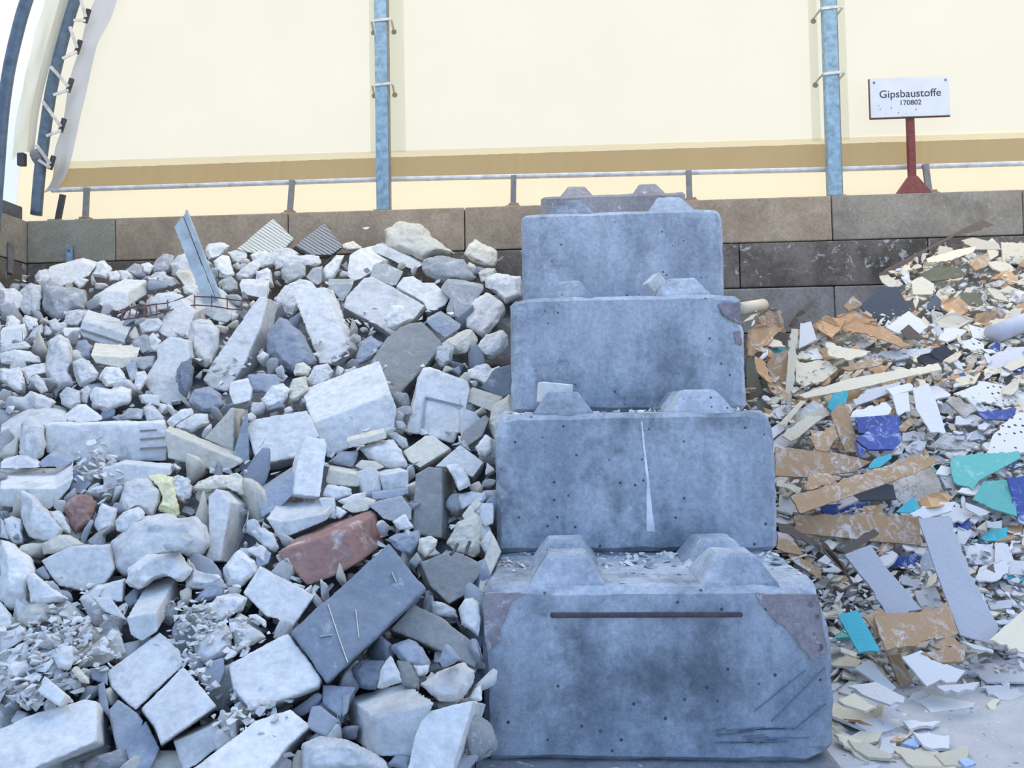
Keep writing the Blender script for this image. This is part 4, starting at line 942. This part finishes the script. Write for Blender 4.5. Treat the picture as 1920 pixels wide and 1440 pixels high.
cand = [(rnd.uniform(-10, 925), rnd.uniform(490, 1450)) for _ in range(16000)]
for x, y in cand:
    if y < sky_left(x)+12: continue
    if x > 905 and y > 980: continue
    d = depth_left(x, y)
    rm = rnd.choice((.06, .08, .10, .13, .16)); r = rm/d*F
    if covered(x, y, r*.7, polys_left) > 2: continue
    if any((x-a)**2+(y-b)**2 < ((r+c)*.52)**2 for a, b, c, _ in fill): continue
    fill.append((x, y, r, rm))
FILL_MAX = 230
fill.sort(key=lambda f: -f[2])
shown = fill[:max(0, FILL_MAX)]
for x, y, r, rm in shown:
    me, mk = protos[rnd.randrange(len(protos))]
    o = bpy.data.objects.new('rubble_stone', me); COL.objects.link(o)
    o.location = at(x, y, depth_left(x, y)+rm*.9)
    o.rotation_euler = [rnd.uniform(0, 6.28) for _ in range(3)]; s = rm*1.15; o.scale = (s*rnd.uniform(.85, 1.3), s*rnd.uniform(.8, 1.1), s*rnd.uniform(.7, 1.05))
    zx, zy = zone(x, y)
    tag(o, f'small angular {CW[mk]} stone wedged {zy}, {zx} of the heap', 'rubble stone', f'small angular {CW[mk]} stones {zy}, {zx} of the heap')
print('STONES traced', n_st, 'fill', len(fill), 'shown', len(shown))
# fine chips, too many to count: one object
def chips(name, spots, mat, lab, cat, flat=.6):
    bm = bmesh.new()
    for p, s in spots:
        q = []
        n = rnd.choice((6, 7, 8))
        R = Matrix.Rotation(rnd.uniform(0, 6.28), 3, 'Z') @ Matrix.Rotation(rnd.uniform(-.8, .8), 3, 'X') @ Matrix.Rotation(rnd.uniform(-.8, .8), 3, 'Y')
        vs = []
        for _ in range(n):
            v = Vector((rnd.uniform(-1, 1), rnd.uniform(-1, 1), rnd.uniform(-1, 1)*flat)).normalized(); v.z *= flat
            vs.append(bm.verts.new(p+R @ (v*s)))
        h = bmesh.ops.convex_hull(bm, input=vs)
        bad = [g for g in h['geom_interior'] if isinstance(g, bmesh.types.BMVert)]
        if bad: bmesh.ops.delete(bm, geom=bad, context='VERTS')
    return tag(obj(name, bm, mat), lab, cat, None, 'stuff')
spots = []
for x, y, r, rm in fill[len(shown):]:
    if x < 870: spots.append((at(x, y, depth_left(x, y)+rm*.8), rm*.8))
zones = [((20, 110, 250, 110), 420, .012, .05), ((395, 1170, 70, 60), 160, .01, .03), ((360, 1250, 30, 80), 70, .008, .02), ((470, 1340, 60, 60), 80, .01, .03), ((70, 1265, 80, 80), 200, .015, .045), ((190, 870, 40, 60), 60, .02, .04), ((130, 1190, 80, 70), 200, .01, .03), ((690, 640, 60, 200), 50, .02, .05)]
zones = zones[1:]
for (cx, cy, rx, ry), n, a, b in zones:
    for _ in range(n):
        x = cx+rnd.gauss(0, rx*.55); y = cy+rnd.gauss(0, ry*.5)
        if x > 870: continue
        spots.append((at(x, y, depth_left(x, y)-rnd.uniform(.0, .10)), rnd.uniform(a, b)))
for _ in range(420):
    x = rnd.uniform(-520, -12); y = rnd.uniform(540, 1700); spots.append((at(x, y, depth_left(x, y)+.12), rnd.uniform(.06, .16)))
for _ in range(1500):
    x = rnd.uniform(0, 880); y = rnd.uniform(520, 1440); d = depth_left(x, y)
    spots.append((at(x, y, d+rnd.uniform(.12, .3)), rnd.uniform(.02, .055)))
chips('stone_chips', spots, SM['w'], 'white gypsum chips and crumbs scattered over the left heap', 'chips')
# dust and chips on the steps of the block stack
spots = []
for i in range(4):
    x, y, z = fronts[i]
    for _ in range((260, 120, 110, 60)[i]):
        yy = y+.8-abs(rnd.gauss(0, .25)); yy = max(y+.06, yy)
        spots.append((Vector((x+rnd.uniform(-.78, .78), yy, z+.805)), rnd.uniform(.006, .024 if rnd.random() < .85 else .05)))
chips('step_crumbs', spots, SM['w'], 'white crumbs and dust lying on the steps of the block stack', 'chips', .45)
def small_block(px, py, d, sx, sy, sz, rot, mat, lab):
    bm = bmesh.new(); box(bm, -sx/2, sx/2, -sy/2, sy/2, -sz/2, sz/2, .006, 1); o = obj('rubble_block', bm, SM[mat], None, at(px, py, d)); o.rotation_euler = rot; tag(o, lab, 'rubble stone')
small_block(1226, 531, 5.55, .13, .1, .09, (0, math.radians(-40), .3), 'w', 'small white block leaning on a stud of the middle stack block')
small_block(1040, 738, 4.75, .20, .12, .13, (0, .1, .3), 'w', 'white block piece wedged behind a stud of the second lowest stack block')

# ---------------------------------------------------------------- plasterboard heap on the right
RIGHT = """
G|D||k=.4 l=.1|95,41 100,37 164,4 172,8 150,14 133,22 98,43|long brown board jutting highest against the back wall
G|G||k=.25 l=.12|83,62 97,49 108,49 116,65 98,74|dark grey six-sided panel standing in front of the wall
G|B||k=.3|72,62 78,55 84,60 83,62 75,65|
G|O||k=.8 c=.08|67,68 78,65 90,68 94,72 80,72 70,71|torn orange-brown strip below the dark grey panel
G|O||k=1 c=.1|50,75 60,68 72,71 70,76 64,83 56,78|bright orange-tinted board corner at the left of the torn sheet
G|O||k=1 c=.1|70,72 84,70 96,75 108,82 116,88 110,89 98,84 84,80 70,78|long peeling orange-brown sheet across the upper heap
G|B||k=.4 c=.08|15,66 24,63 30,65 33,80 24,78 14,73|upright crumpled brown board beside the stack, upper piece
G|B||k=.5 c=.1|8,78 14,74 31,76 22,86 12,95 7,95|brown peeling board leaning on the stack below the upright crumpled one
G|B||k=.4|17,108 25,94 36,90 34,124|brown diamond-shaped board left of the pale stick
G|L||k=.2|7,97 11,95 18,120 8,126 7,110|olive green panel sliver against the middle stack block
G|D||k=.3 c=.1|35,75 40,68 50,58 53,59 47,66 38,76|thin curled brown strip poking up before the wall
G|C||k=.4 l=.15|37,77 41,77 39,112 37,130 32,130 35,95|pale vertical batten standing beside the stack
G|W||k=1|43,73 50,72 54,84 42,90|
G|W||k=1|43,92 54,90 58,97 45,98|
G|B||k=1|56,90 66,90 66,97 59,98|
G|C||k=1.1|40,100 60,98 68,104 58,112 45,115 40,112|
G|C||k=1.1|60,86 76,90 90,92 76,98 62,95|
G|W||k=1.2|91,94 104,91 130,90 128,94 105,98 95,97|
G|B||k=1.2|70,103 90,96 104,97 92,102 75,105|
G|C||k=1.1|83,114 100,106 135,100 137,104 115,109|
G|C||k=1.0 l=.05|42,121 76,110 110,104 122,107 80,117 46,123|long cream board lying across the middle of the heap
G|W||k=1|78,124 90,117 110,112 108,117 92,124 80,128|
G|C||k=.8 l=.1|120,110 126,111 135,135 130,135|narrow pale strip pointing downhill at mid heap
G|T||k=.7 l=.1|61,129 65,120 73,118 75,120 73,127 64,132|small torn teal board piece nearest the stack top
G|B||k=.6 l=.12|63,133 70,126 74,130 83,159 73,159|brown board strip running down from the small teal piece
G|B||k=.9|72,127 80,127 74,138|
G|U||k=.9|80,136 108,134 110,140 104,150 82,146|dark blue board area under the brown strip
G|C||k=.5|28,141 43,125 47,125 33,141|
G|C||k=.6|33,146 46,134 62,128 62,134 45,146|
G|K||k=.7 c=.1 l=.1|121,96 131,91 140,88 146,93 138,98 128,102 122,99|crumpled black film lying in the middle of the heap
G|F||k=1|148,86 158,83 166,87 165,93 152,90|small perforated acoustic board piece below the grey pipe
G|F||k=1|145,120 165,112 180,115 194,120 194,128 175,128 160,125|wide perforated acoustic board piece with ragged lower edge
P|F||k=1 l=.1|1850,850 1862,815 1905,775 1935,765 1935,845 1895,852|large perforated acoustic board piece at the right frame edge
G|S||k=.9 l=.1|140,125 148,122 161,131 152,136|square dirty tile-like piece below the perforated board
G|O||k=.8 c=.08|137,58 148,55 158,64 150,68 138,64|
G|C||k=1 c=.06|132,70 145,66 158,70 148,77 136,76|
G|B||k=.8 c=.06|160,67 176,64 184,68 167,75 159,74|
G|O||k=.8|186,62 194,58 194,66 187,67|
G|L||k=.9 c=.05|124,40 135,35 148,36 154,41 140,44 126,46|greenish rounded board fragment high on the heap
G|C||k=.8|117,45 124,42 132,47 131,54 118,54|
G|C||k=1.1|127,30 148,24 160,22 158,26 140,32 128,33|
G|C||k=1|150,18 158,16 175,20 176,24 160,24|
G|C||k=.7|177,19 194,20 194,34 178,33|beige square board piece at the top right frame edge
G|B||k=.9|154,32 168,26 170,34 160,38|
G|U||k=.9|168,90 174,86 178,88 174,93 169,94|
G|U||k=.9|182,102 194,100 194,105 186,106|
G|U||k=.9|148,107 152,106 155,111 150,112|
G|U||k=1|161,132 187,130 185,138 166,137|
G|W||k=1|100,76 115,65 128,75 120,82 108,80|
G|W||k=.6|132,76 136,75 139,80 134,82|
G|L||k=.9|150,53 160,52 165,60 158,65 150,60|
G|W||k=1|118,116 128,113 134,127 140,146 130,146 120,130|
G|W||k=.9|104,121 115,119 116,132 108,135|white crumpled board fragment hanging at mid heap
G|W||k=1.1|78,132 100,126 104,130 102,134 90,136 76,136|
G|W||k=1.1|100,117 116,113 118,118 104,121|
G|G||k=.6|128,60 133,54 137,58 136,64 128,64|
G|D||k=.6|110,78 115,74 122,80 124,84 114,84|
G|W||k=1|160,100 176,92 190,90 192,98 172,104|
G|W||k=1|155,74 166,77 170,84 158,83|
H|B||k=.7|13,22 64,28 82,33 70,40 38,44 13,43|wide brown board emerging behind the second stack block, upper one
H|C||k=.6|18,14 35,0 48,0 30,15 24,18|
H|B||k=.7|37,10 48,11 56,5 58,14 50,26 42,24|
H|U||k=.9 l=.03|71,17 90,4 100,1 104,18 98,24 80,24|bright blue scratched board between brown strips
H|U||k=.7|70,18 78,26 74,30|
H|B||k=.9|37,42 50,41 60,46 46,50 35,53|
H|U||k=.4|46,64 80,62 80,71 48,71|
H|S||k=.9 l=.05|97,47 110,40 125,37 130,45 133,53 120,60 105,64 99,58|white dusty torn brown sheet right of the crossing board
H|G||k=.6|63,58 90,49 98,50 100,60 70,61|
H|B||k=.8 l=.1|24,58 118,27 132,33 100,46 31,70|long brown board rising to the right across the others
H|O||k=.8 c=.06|116,61 128,54 140,58 136,64 122,66|
H|T||k=.8|80,36 84,31 96,27 97,30 88,37 81,38|small pale teal shard above the rising brown board
H|T||k=.5 l=.05|100,69 112,58 118,67 116,70|teal triangular shard above the horizontal brown board
H|B||k=.6 l=.12|27,71 116,71 118,93 27,84|horizontal brown board with white scuffs at mid height
H|W||k=.9|110,70 130,62 143,62 140,68 120,74|
H|W||k=.6 l=.1|150,62 168,69 160,72 150,66|
H|M||k=.9 l=.12|139,33 144,28 188,25 190,30 160,46 155,53 142,48 140,42|largest mint green board fragment with cracked face
H|M||k=.9 l=.06|155,60 163,47 180,46 184,50 187,72 170,67|mint green and white fragment below the largest mint one
H|U||k=.7 l=.12|180,45 194,43 194,79 188,76 184,58|bright blue board at the right frame edge
H|T||k=.9|161,88 166,83 180,80 180,91 165,90|teal fragment right of the long grey strip
H|T||k=.9|174,114 190,106 194,108 194,120 182,118|turquoise fragment at the right frame edge, lower than the blue board
H|U||k=.8|143,76 155,77 148,88 144,84|
H|W||k=1|148,93 170,91 172,110 158,107 152,102|pale lilac board piece right of the long grey strip
H|W||k=1|171,91 180,92 185,105 178,112 171,108|
H|W||k=.6 l=.1|165,75 176,75 176,81 166,80|
H|E||k=.3|117,98 127,97 130,114 119,118|
H|U||k=.3|88,100 117,100 116,108 96,110|
H|D||k=.5 l=.15|60,96 84,81 88,85 64,100|dark brown stick lying slanted over the horizontal board
H|D||k=.5 l=.15|15,77 22,78 48,94 46,96 16,83|dark strip sloping down beside the second stack block
H|D||k=.6 c=.06 l=.18|45,88 50,92 62,106 70,122 62,112 48,98|dark curved strip left of the short grey strip
H|B||k=.5 l=.05|22,100 24,98 46,110 46,118 28,106|
H|B||k=.5|14,83 22,85 33,100 20,98 14,95|
H|B||k=.8|100,9 110,1 113,3 107,11|
H|S||k=.9|124,22 135,12 160,20 160,24 135,24|
H|W||k=.8|105,12 121,11 120,17 105,18|
H|W||k=.6|106,22 116,17 122,18 118,28 110,27|
H|S||k=.9|174,120 194,128 194,134 176,125|
H|W||k=.9|166,134 184,132 183,138 168,139|
H|W||k=.9|113,126 128,123 134,136 124,140 116,134|
H|W||k=.6|103,115 118,118 118,124 104,121|
H|D||k=.8|160,112 170,106 174,118 166,122|
H|C||k=.5|14,46 32,52 30,56 14,50|
P|E||k=.8 l=.25|1722,972 1780,967 1815,1060 1872,1180 1858,1207 1800,1190 1755,1070|long pale grey strip, the longer of two lying downhill
P|E||k=.8 l=.2|1583,1040 1632,1021 1660,1062 1728,1142 1666,1155 1640,1110|pale grey strip left of the longer one
I|B||k=.9 l=.2|84,35 138,27 145,47 93,59|rectangular brown board crossing under the two grey strips
I|B||k=.7 l=.05|76,35 88,29 94,33 84,36 90,50|
I|T||k=.8 l=.25|58,34 72,30 88,58 87,60 73,61|bright teal rectangular board near the right side of the front block
I|C||k=.5|53,27 57,26 62,32 59,34|
I|B||k=.7 l=.1|94,63 103,62 112,82 103,85|small upright brown strip below the rectangular brown board
I|B||k=.9 l=.05|118,61 148,55 149,66 132,68|brown board piece under the white torn sheet
I|B||k=.9|126,56 138,49 146,55 130,58|
I|W||k=1.1 l=.12|104,64 118,59 125,66 150,74 143,82 132,80 122,85|white torn sheet with pointed corners at the foot of the heap
I|C||k=1.1 l=.15|167,52 194,28 194,61|large cream board corner at the right frame edge
I|W||k=1.2 l=.1|146,52 170,59 170,61 156,58|
"""
FLAKES = """
I|C||k=1|52,86 70,62 74,64 56,80|
I|C||k=1|52,78 66,60 70,62 56,76|
I|C||k=1|60,57 72,61 70,64 60,60|
I|W||k=1|70,72 80,66 100,86 96,89 82,80|
I|C||k=1|80,62 94,66 94,68 82,64|
I|W||k=2|65,85 85,82 106,93 105,97 92,97 78,92|
I|C||k=2|58,95 70,90 84,100 78,103 62,98|
I|W||k=2|113,95 130,92 157,97 155,100 125,104|
I|W||k=2|129,85 160,82 155,88 135,89|
I|W||k=2|160,86 175,84 194,90 190,95 178,95|
I|C||k=1.5|165,98 175,94 172,102 168,102|
I|W||k=2|88,100 108,105 100,112 92,110|
I|W||k=2|70,112 90,107 108,113 90,118 78,117|
I|C||k=2|52,107 66,110 60,113 53,112|
I|W||k=2|105,110 132,110 126,114 110,116|
I|C||k=1.6|55,119 75,124 112,146 96,146 70,134|
I|C||k=1.6|92,126 110,130 145,142 140,146 115,146|
I|C||k=1.5|65,123 80,126 98,135 95,137 80,136 70,130|
I|C||k=2|127,134 153,128 150,142 135,142|
I|V||k=1.5|104,126 112,122 119,124 116,129|
I|W||k=1.8|112,118 138,120 138,130 120,128|
I|B||k=1.5|96,124 111,116 113,118 104,125|
I|V||k=1.5|145,138 150,136 158,140 150,143|
I|W||k=2|152,72 176,66 194,68 194,82 165,82|
"""
class Layer:
    items = []
def traced_board(mat, op, P, name, depth, auto=True, th=None, jag=.012, lift_extra=0):
    xs = [p[0] for p in P]; ys = [p[1] for p in P]; xc = sum(xs)/len(P); yc = sum(ys)/len(P)
    lift = op.get('l', 0)
    if auto:
        bb = (min(xs), max(xs), min(ys), max(ys))
        for b2, l2 in Layer.items:
            if bb[0] < b2[1]-4 and bb[1] > b2[0]+4 and bb[2] < b2[3]-4 and bb[3] > b2[2]+4: lift = max(lift, min(l2+.022, .34))
        Layer.items.append((bb, lift))
    d0 = depth(xc, yc)-lift-.02-lift_extra; k = op.get('k', 1); kx = op.get('x', random.uniform(-.25, .25)); c = op.get('c', 0)
    hw = max(max(xs)-min(xs), 1)/2
    V2 = []
    for (ax, ay), (bx, by) in zip(P, P[1:]+P[:1]):
        L = math.hypot(bx-ax, by-ay)/F*d0; n = max(1, min(22, int(L/.03)))
        torn = random.random() < .45
        for j in range(n):
            t = j/n; jx = random.uniform(-1, 1)*jag*(1 if torn else .15)/d0*F if j else 0; jy = random.uniform(-1, 1)*jag*(1 if torn else .15)/d0*F if j else 0
            V2.append((ax+(bx-ax)*t+jx, ay+(by-ay)*t+jy))
    f = [at(x, y, d0+(k*(yc-y)+kx*(x-xc))*d0/F-c+2*c*((x-xc)/hw)**2*.8) for x, y in V2]
    n = Vector()
    for a, b in zip(f, f[1:]+f[:1]): n += a.cross(b)
    n.normalize()
    if n.dot(CM.translation-f[0]) > 0: n = -n
    th = th or random.choice((.012, .014, .018))
    V, Fc = ringed([f, [p+n*th for p in f]])
    o = finish(name, V, Fc, BM[mat])
    return o
bcol = {'B': 'brown', 'W': 'white', 'E': 'grey', 'C': 'cream', 'T': 'teal', 'M': 'mint', 'U': 'blue', 'K': 'black', 'G': 'dark grey', 'O': 'orange-brown', 'L': 'olive', 'S': 'dusty brown', 'D': 'dark brown', 'V': 'pale blue', 'F': 'perforated'}
def zone_r(x, y): return ('nearer the stack' if x < 1640 else 'nearer the right frame edge', 'high up' if y < 620 else 'at upper mid height' if y < 800 else 'below mid height' if y < 1050 else 'at the foot')
polys_right = []; nb = 0
for src in (RIGHT, FLAKES):
    for mat, kind, op, P, lab in parse(src):
        o = traced_board(mat, op, P, 'plasterboard_piece', depth_right, th=.025 if 'batten' in lab else None); nb += 1; polys_right.append(P)
        xc = sum(p[0] for p in P)/len(P); yc = sum(p[1] for p in P)/len(P)
        if lab: tag(o, lab, 'board piece')
        else:
            zx, zy = zone_r(xc, yc); c = bcol[mat]
            tag(o, f'sizeable {c} board fragment {zy}, {zx}', 'board piece', f'sizeable {c} board fragments {zy}, {zx}')
# random shards lying between and under the traced boards
def skyline_r(x):
    P = [(1380, 600), (1420, 575), (1460, 640), (1520, 620), (1600, 590), (1640, 560), (1650, 530), (1700, 480), (1760, 455), (1930, 455)]
    for (a, ya), (b, yb) in zip(P, P[1:]):
        if a <= x <= b: return ya+(yb-ya)*(x-a)/(b-a)
    return 600 if x < 1400 else 455
ns = 0
placed = []
tries = 0
while ns < 900 and tries < 40000:
    tries += 1
    x = rnd.uniform(1375, 1935); y = rnd.uniform(450, 1445)
    if y < skyline_r(x)+8: continue
    if x < 1400+max(0, (y-560))*.20 and y > 560: continue
    if y > 1285 and x > 1700+rnd.uniform(-60, 60): continue
    d = depth_right(x, y); L = rnd.choice((.06, .09, .12, .16, .22, .3)); r = L/d*F/2
    if sum(inside(x+a*r*.6, y+b*r*.4, P) for P in polys_right for a, b in ((0, 0), (1, 0), (-1, 0))) > 2: continue
    if any((x-a)**2+(y-b)**2 < (.36*(r+c))**2 for a, b, c in placed): continue
    placed.append((x, y, r))
    n = rnd.choice((4, 4, 5, 5, 6)); asp = rnd.uniform(.25, .6); rot = rnd.gauss(-.15, .5) if rnd.random() < .8 else rnd.uniform(0, 3.14)
    P = []
    for j in range(n):
        a = 6.283*(j+rnd.uniform(-.25, .25))/n; u = math.cos(a)*r*rnd.uniform(.8, 1.2); v = math.sin(a)*r*asp*rnd.uniform(.8, 1.2)
        P.append((x+u*math.cos(rot)-v*math.sin(rot), y+u*math.sin(rot)+v*math.cos(rot)))
    hi = y < 760
    mat = rnd.choice('CCCCCWWCSOBWC' if hi else 'WWWWCEEWSBWWWC' if y < 1150 else 'WWWCCWEWC')
    if rnd.random() < .012: mat = rnd.choice('TUMU')
    o = traced_board(mat, {'k': rnd.uniform(.7, 1.9), 'x': rnd.uniform(-.6, .6), 'c': rnd.choice((0, 0, .01, .02))}, P, 'plasterboard_shard', depth_right, auto=False, jag=.010, lift_extra=rnd.uniform(-.14, .06))
    zx, zy = zone_r(x, y); c = bcol[mat]; ns += 1
    if ns <= 300-nb+130:
        tag(o, f'small broken {c} shard {zy}, {zx}', 'board shard', f'small {c} shards {zy}, {zx}')
    else:
        rest = globals().setdefault('rest_shards', []); rest.append(o)
for _ in range(420):                              # the strip of heap beside the stack
    y = rnd.uniform(640, 1500); d = depth_right(1400, y); sx = fronts[min(3, z0_of(z_right(2, d)))][0]+.82; r = rnd.uniform(.05, .15)
    o0 = RT*0; base = FW*d; p = Vector((sx+rnd.uniform(.0, .5), base.y, 0)); p.z = max(.01, z_right(2, p.dot(FW)))-rnd.uniform(-.02, .12)
    V = []; n = rnd.choice((4, 5)); R_ = Matrix.Rotation(rnd.uniform(0, 6.28), 3, 'Z') @ Matrix.Rotation(rnd.uniform(-.5, .9), 3, 'X')
    for j in range(n): V.append(p+R_ @ Vector((math.cos(6.283*j/n)*r*rnd.uniform(.7, 1.2), math.sin(6.283*j/n)*r*.6*rnd.uniform(.7, 1.2), 0)))
    V2, Fc = ringed([V, [q-R_ @ Vector((0, 0, .014)) for q in V]]); globals().setdefault('rest_shards', []).append(finish('shard', V2, Fc, BM[rnd.choice('WWCCBS')]))
if 'rest_shards' in globals():
    bm = bmesh.new(); mats = {}
    me2 = bpy.data.meshes.new('loose_shards'); big = bpy.data.objects.new('loose_shards', me2); COL.objects.link(big)
    for o in rest_shards:
        m = o.data.materials[0]
        if m.name not in mats: mats[m.name] = len(mats); me2.materials.append(m)
        n0 = len(bm.faces); o.data.transform(Matrix.Translation(o.location)); bm.from_mesh(o.data); bm.faces.ensure_lookup_table()
        for f in bm.faces[n0:]: f.material_index = mats[m.name]
        bpy.data.objects.remove(o)
    bm.to_mesh(me2); bm.free(); tag(big, 'countless smaller board shards strewn over the right heap', 'board shards', None, 'stuff')
print('BOARDS', nb, 'shards', ns)
spots = []
for _ in range(6000):
    x = rnd.uniform(1400, 1930); y = rnd.uniform(480, 1445)
    if y < skyline_r(x)+6: continue
    if x < 1410+max(0, (y-560))*.19: continue
    if y > 1285:
        if rnd.random() < .6: continue
        s = rnd.uniform(.004, .012)
    else: s = rnd.uniform(.01, .035)
    spots.append((at(x, y, depth_right(x, y)-(rnd.uniform(-.06, .05) if y < 1285 else 0)), s))
chips('board_crumbs', spots, BM['W'], 'white plaster crumbs scattered through the board heap and on the ground', 'crumbs', .35)
# grey pipe
a = at(1862, 627, depth_right(1862, 627)-.15); b = at(1960, 590, depth_right(1960, 590)-.15)
bm = bmesh.new(); tube(bm, [Vector((0, 0, 0)), b-a], .095, 24)
tag(obj('tube', bm, plain('lilac_grey_tube', (.55, .55, .60), .6, 0, 8, .06), None, a, True), 'thick pale grey tube cut by the right frame edge', 'tube')
a = at(1385, 580, 7.9); b = at(1430, 572, 8.3); bm = bmesh.new(); tube(bm, [Vector((0, 0, 0)), b-a], .07, 20)
tag(obj('tube', bm, BM['C'], None, a, True), 'short cream tube end peeking out behind the stack', 'tube')
# ---------------------------------------------------------------- zinc profile, rusty mesh
pr = [(334, 412), (343, 408), (405, 532), (378, 545)]
A = at(338, 412, 7.6); B = at(388, 540, 7.55)
t = (A-B).normalized(); s = t.cross(Vector((0, 1, 0))).normalized()
if s.x < 0: s = -s
nn = t.cross(s).normalized()
if nn.y > 0: nn = -nn
root = empty('metal_profile', B); tag(root, 'zinc drywall stud profile leaning out of the pile against the wall', 'metal profile')
L = (A-B).length
def plate(name, u0, u1, w0, w1, m):
    bm = bmesh.new(); vs = []
    for e in (-.15, L):
        for u, w_ in ((u0, w0), (u1, w0), (u1, w1), (u0, w1)):
            vs.append(bm.verts.new(t*(e+(.06*u/.1 if e > 0 else 0))+s*u+nn*w_))
    for f in ((0, 1, 2, 3), (4, 5, 6, 7), (0, 1, 5, 4), (1, 2, 6, 5), (2, 3, 7, 6), (3, 0, 4, 7)): bm.faces.new([vs[i] for i in f])
    return obj(name, bm, m, root)
plate('web', -.08, .035, 0, .006, METALW); plate('flange', .045, .085, -.01, -.004, METALW); plate('flange', .085, .105, -.01, .02, METALW); plate('groove', .033, .047, -.03, -.02, BLACKP)
def wires(rows_, cols_, lab, r=.006, nm='wire_mesh'):
    bm = bmesh.new()
    for ln in rows_+cols_:
        tube(bm, [at(x, y, depth_left(x, y)-.30+.0*x) for x, y in ln], r, 6)
    c = at(*rows_[0][0], depth_left(*rows_[0][0])-.3); bmesh.ops.translate(bm, vec=-c, verts=bm.verts)
    o = obj(nm, bm, RUST, None, c); tag(o, lab, 'wire mesh'); return o
wires([[(225, 582), (255, 575), (290, 571), (315, 568), (330, 563), (345, 557), (365, 556), (400, 557), (435, 562), (470, 565)], [(225, 600), (255, 596), (292, 590), (315, 583), (330, 578), (345, 574), (365, 572), (400, 574), (435, 580), (455, 580)], [(225, 592), (245, 578), (262, 571), (280, 574), (284, 589)]],
      [[(x, y), (x+dx, y+22)] for x, y, dx in ((230, 579, -2), (245, 576, -3), (258, 572, -3), (272, 572, -2), (293, 569, 1), (314, 563, 1), (365, 553, 0), (397, 554, 0), (426, 558, 0), (454, 560, -1))], 'rusty wire mesh strip bent over the stones at the upper left')
def thin(name, pts, depthf, r, m, lab, cat, lift=.1):
    P = [at(x, y, depthf(x, y)-lift) for x, y in pts]; bm = bmesh.new(); tube(bm, [p-P[0] for p in P], r, 6); tag(obj(name, bm, m, None, P[0]), lab, cat)
thin('twig', [(858, 1020), (852, 1032), (845, 1040)], depth_left, .008, BLACKP, 'short dark twig between stones left of the stack', 'twig', .22)
thin('twig', [(881, 1016), (876, 1028), (873, 1040)], depth_left, .009, BLACKP, 'dark twig right of the shorter one, left of the stack', 'twig', .22)
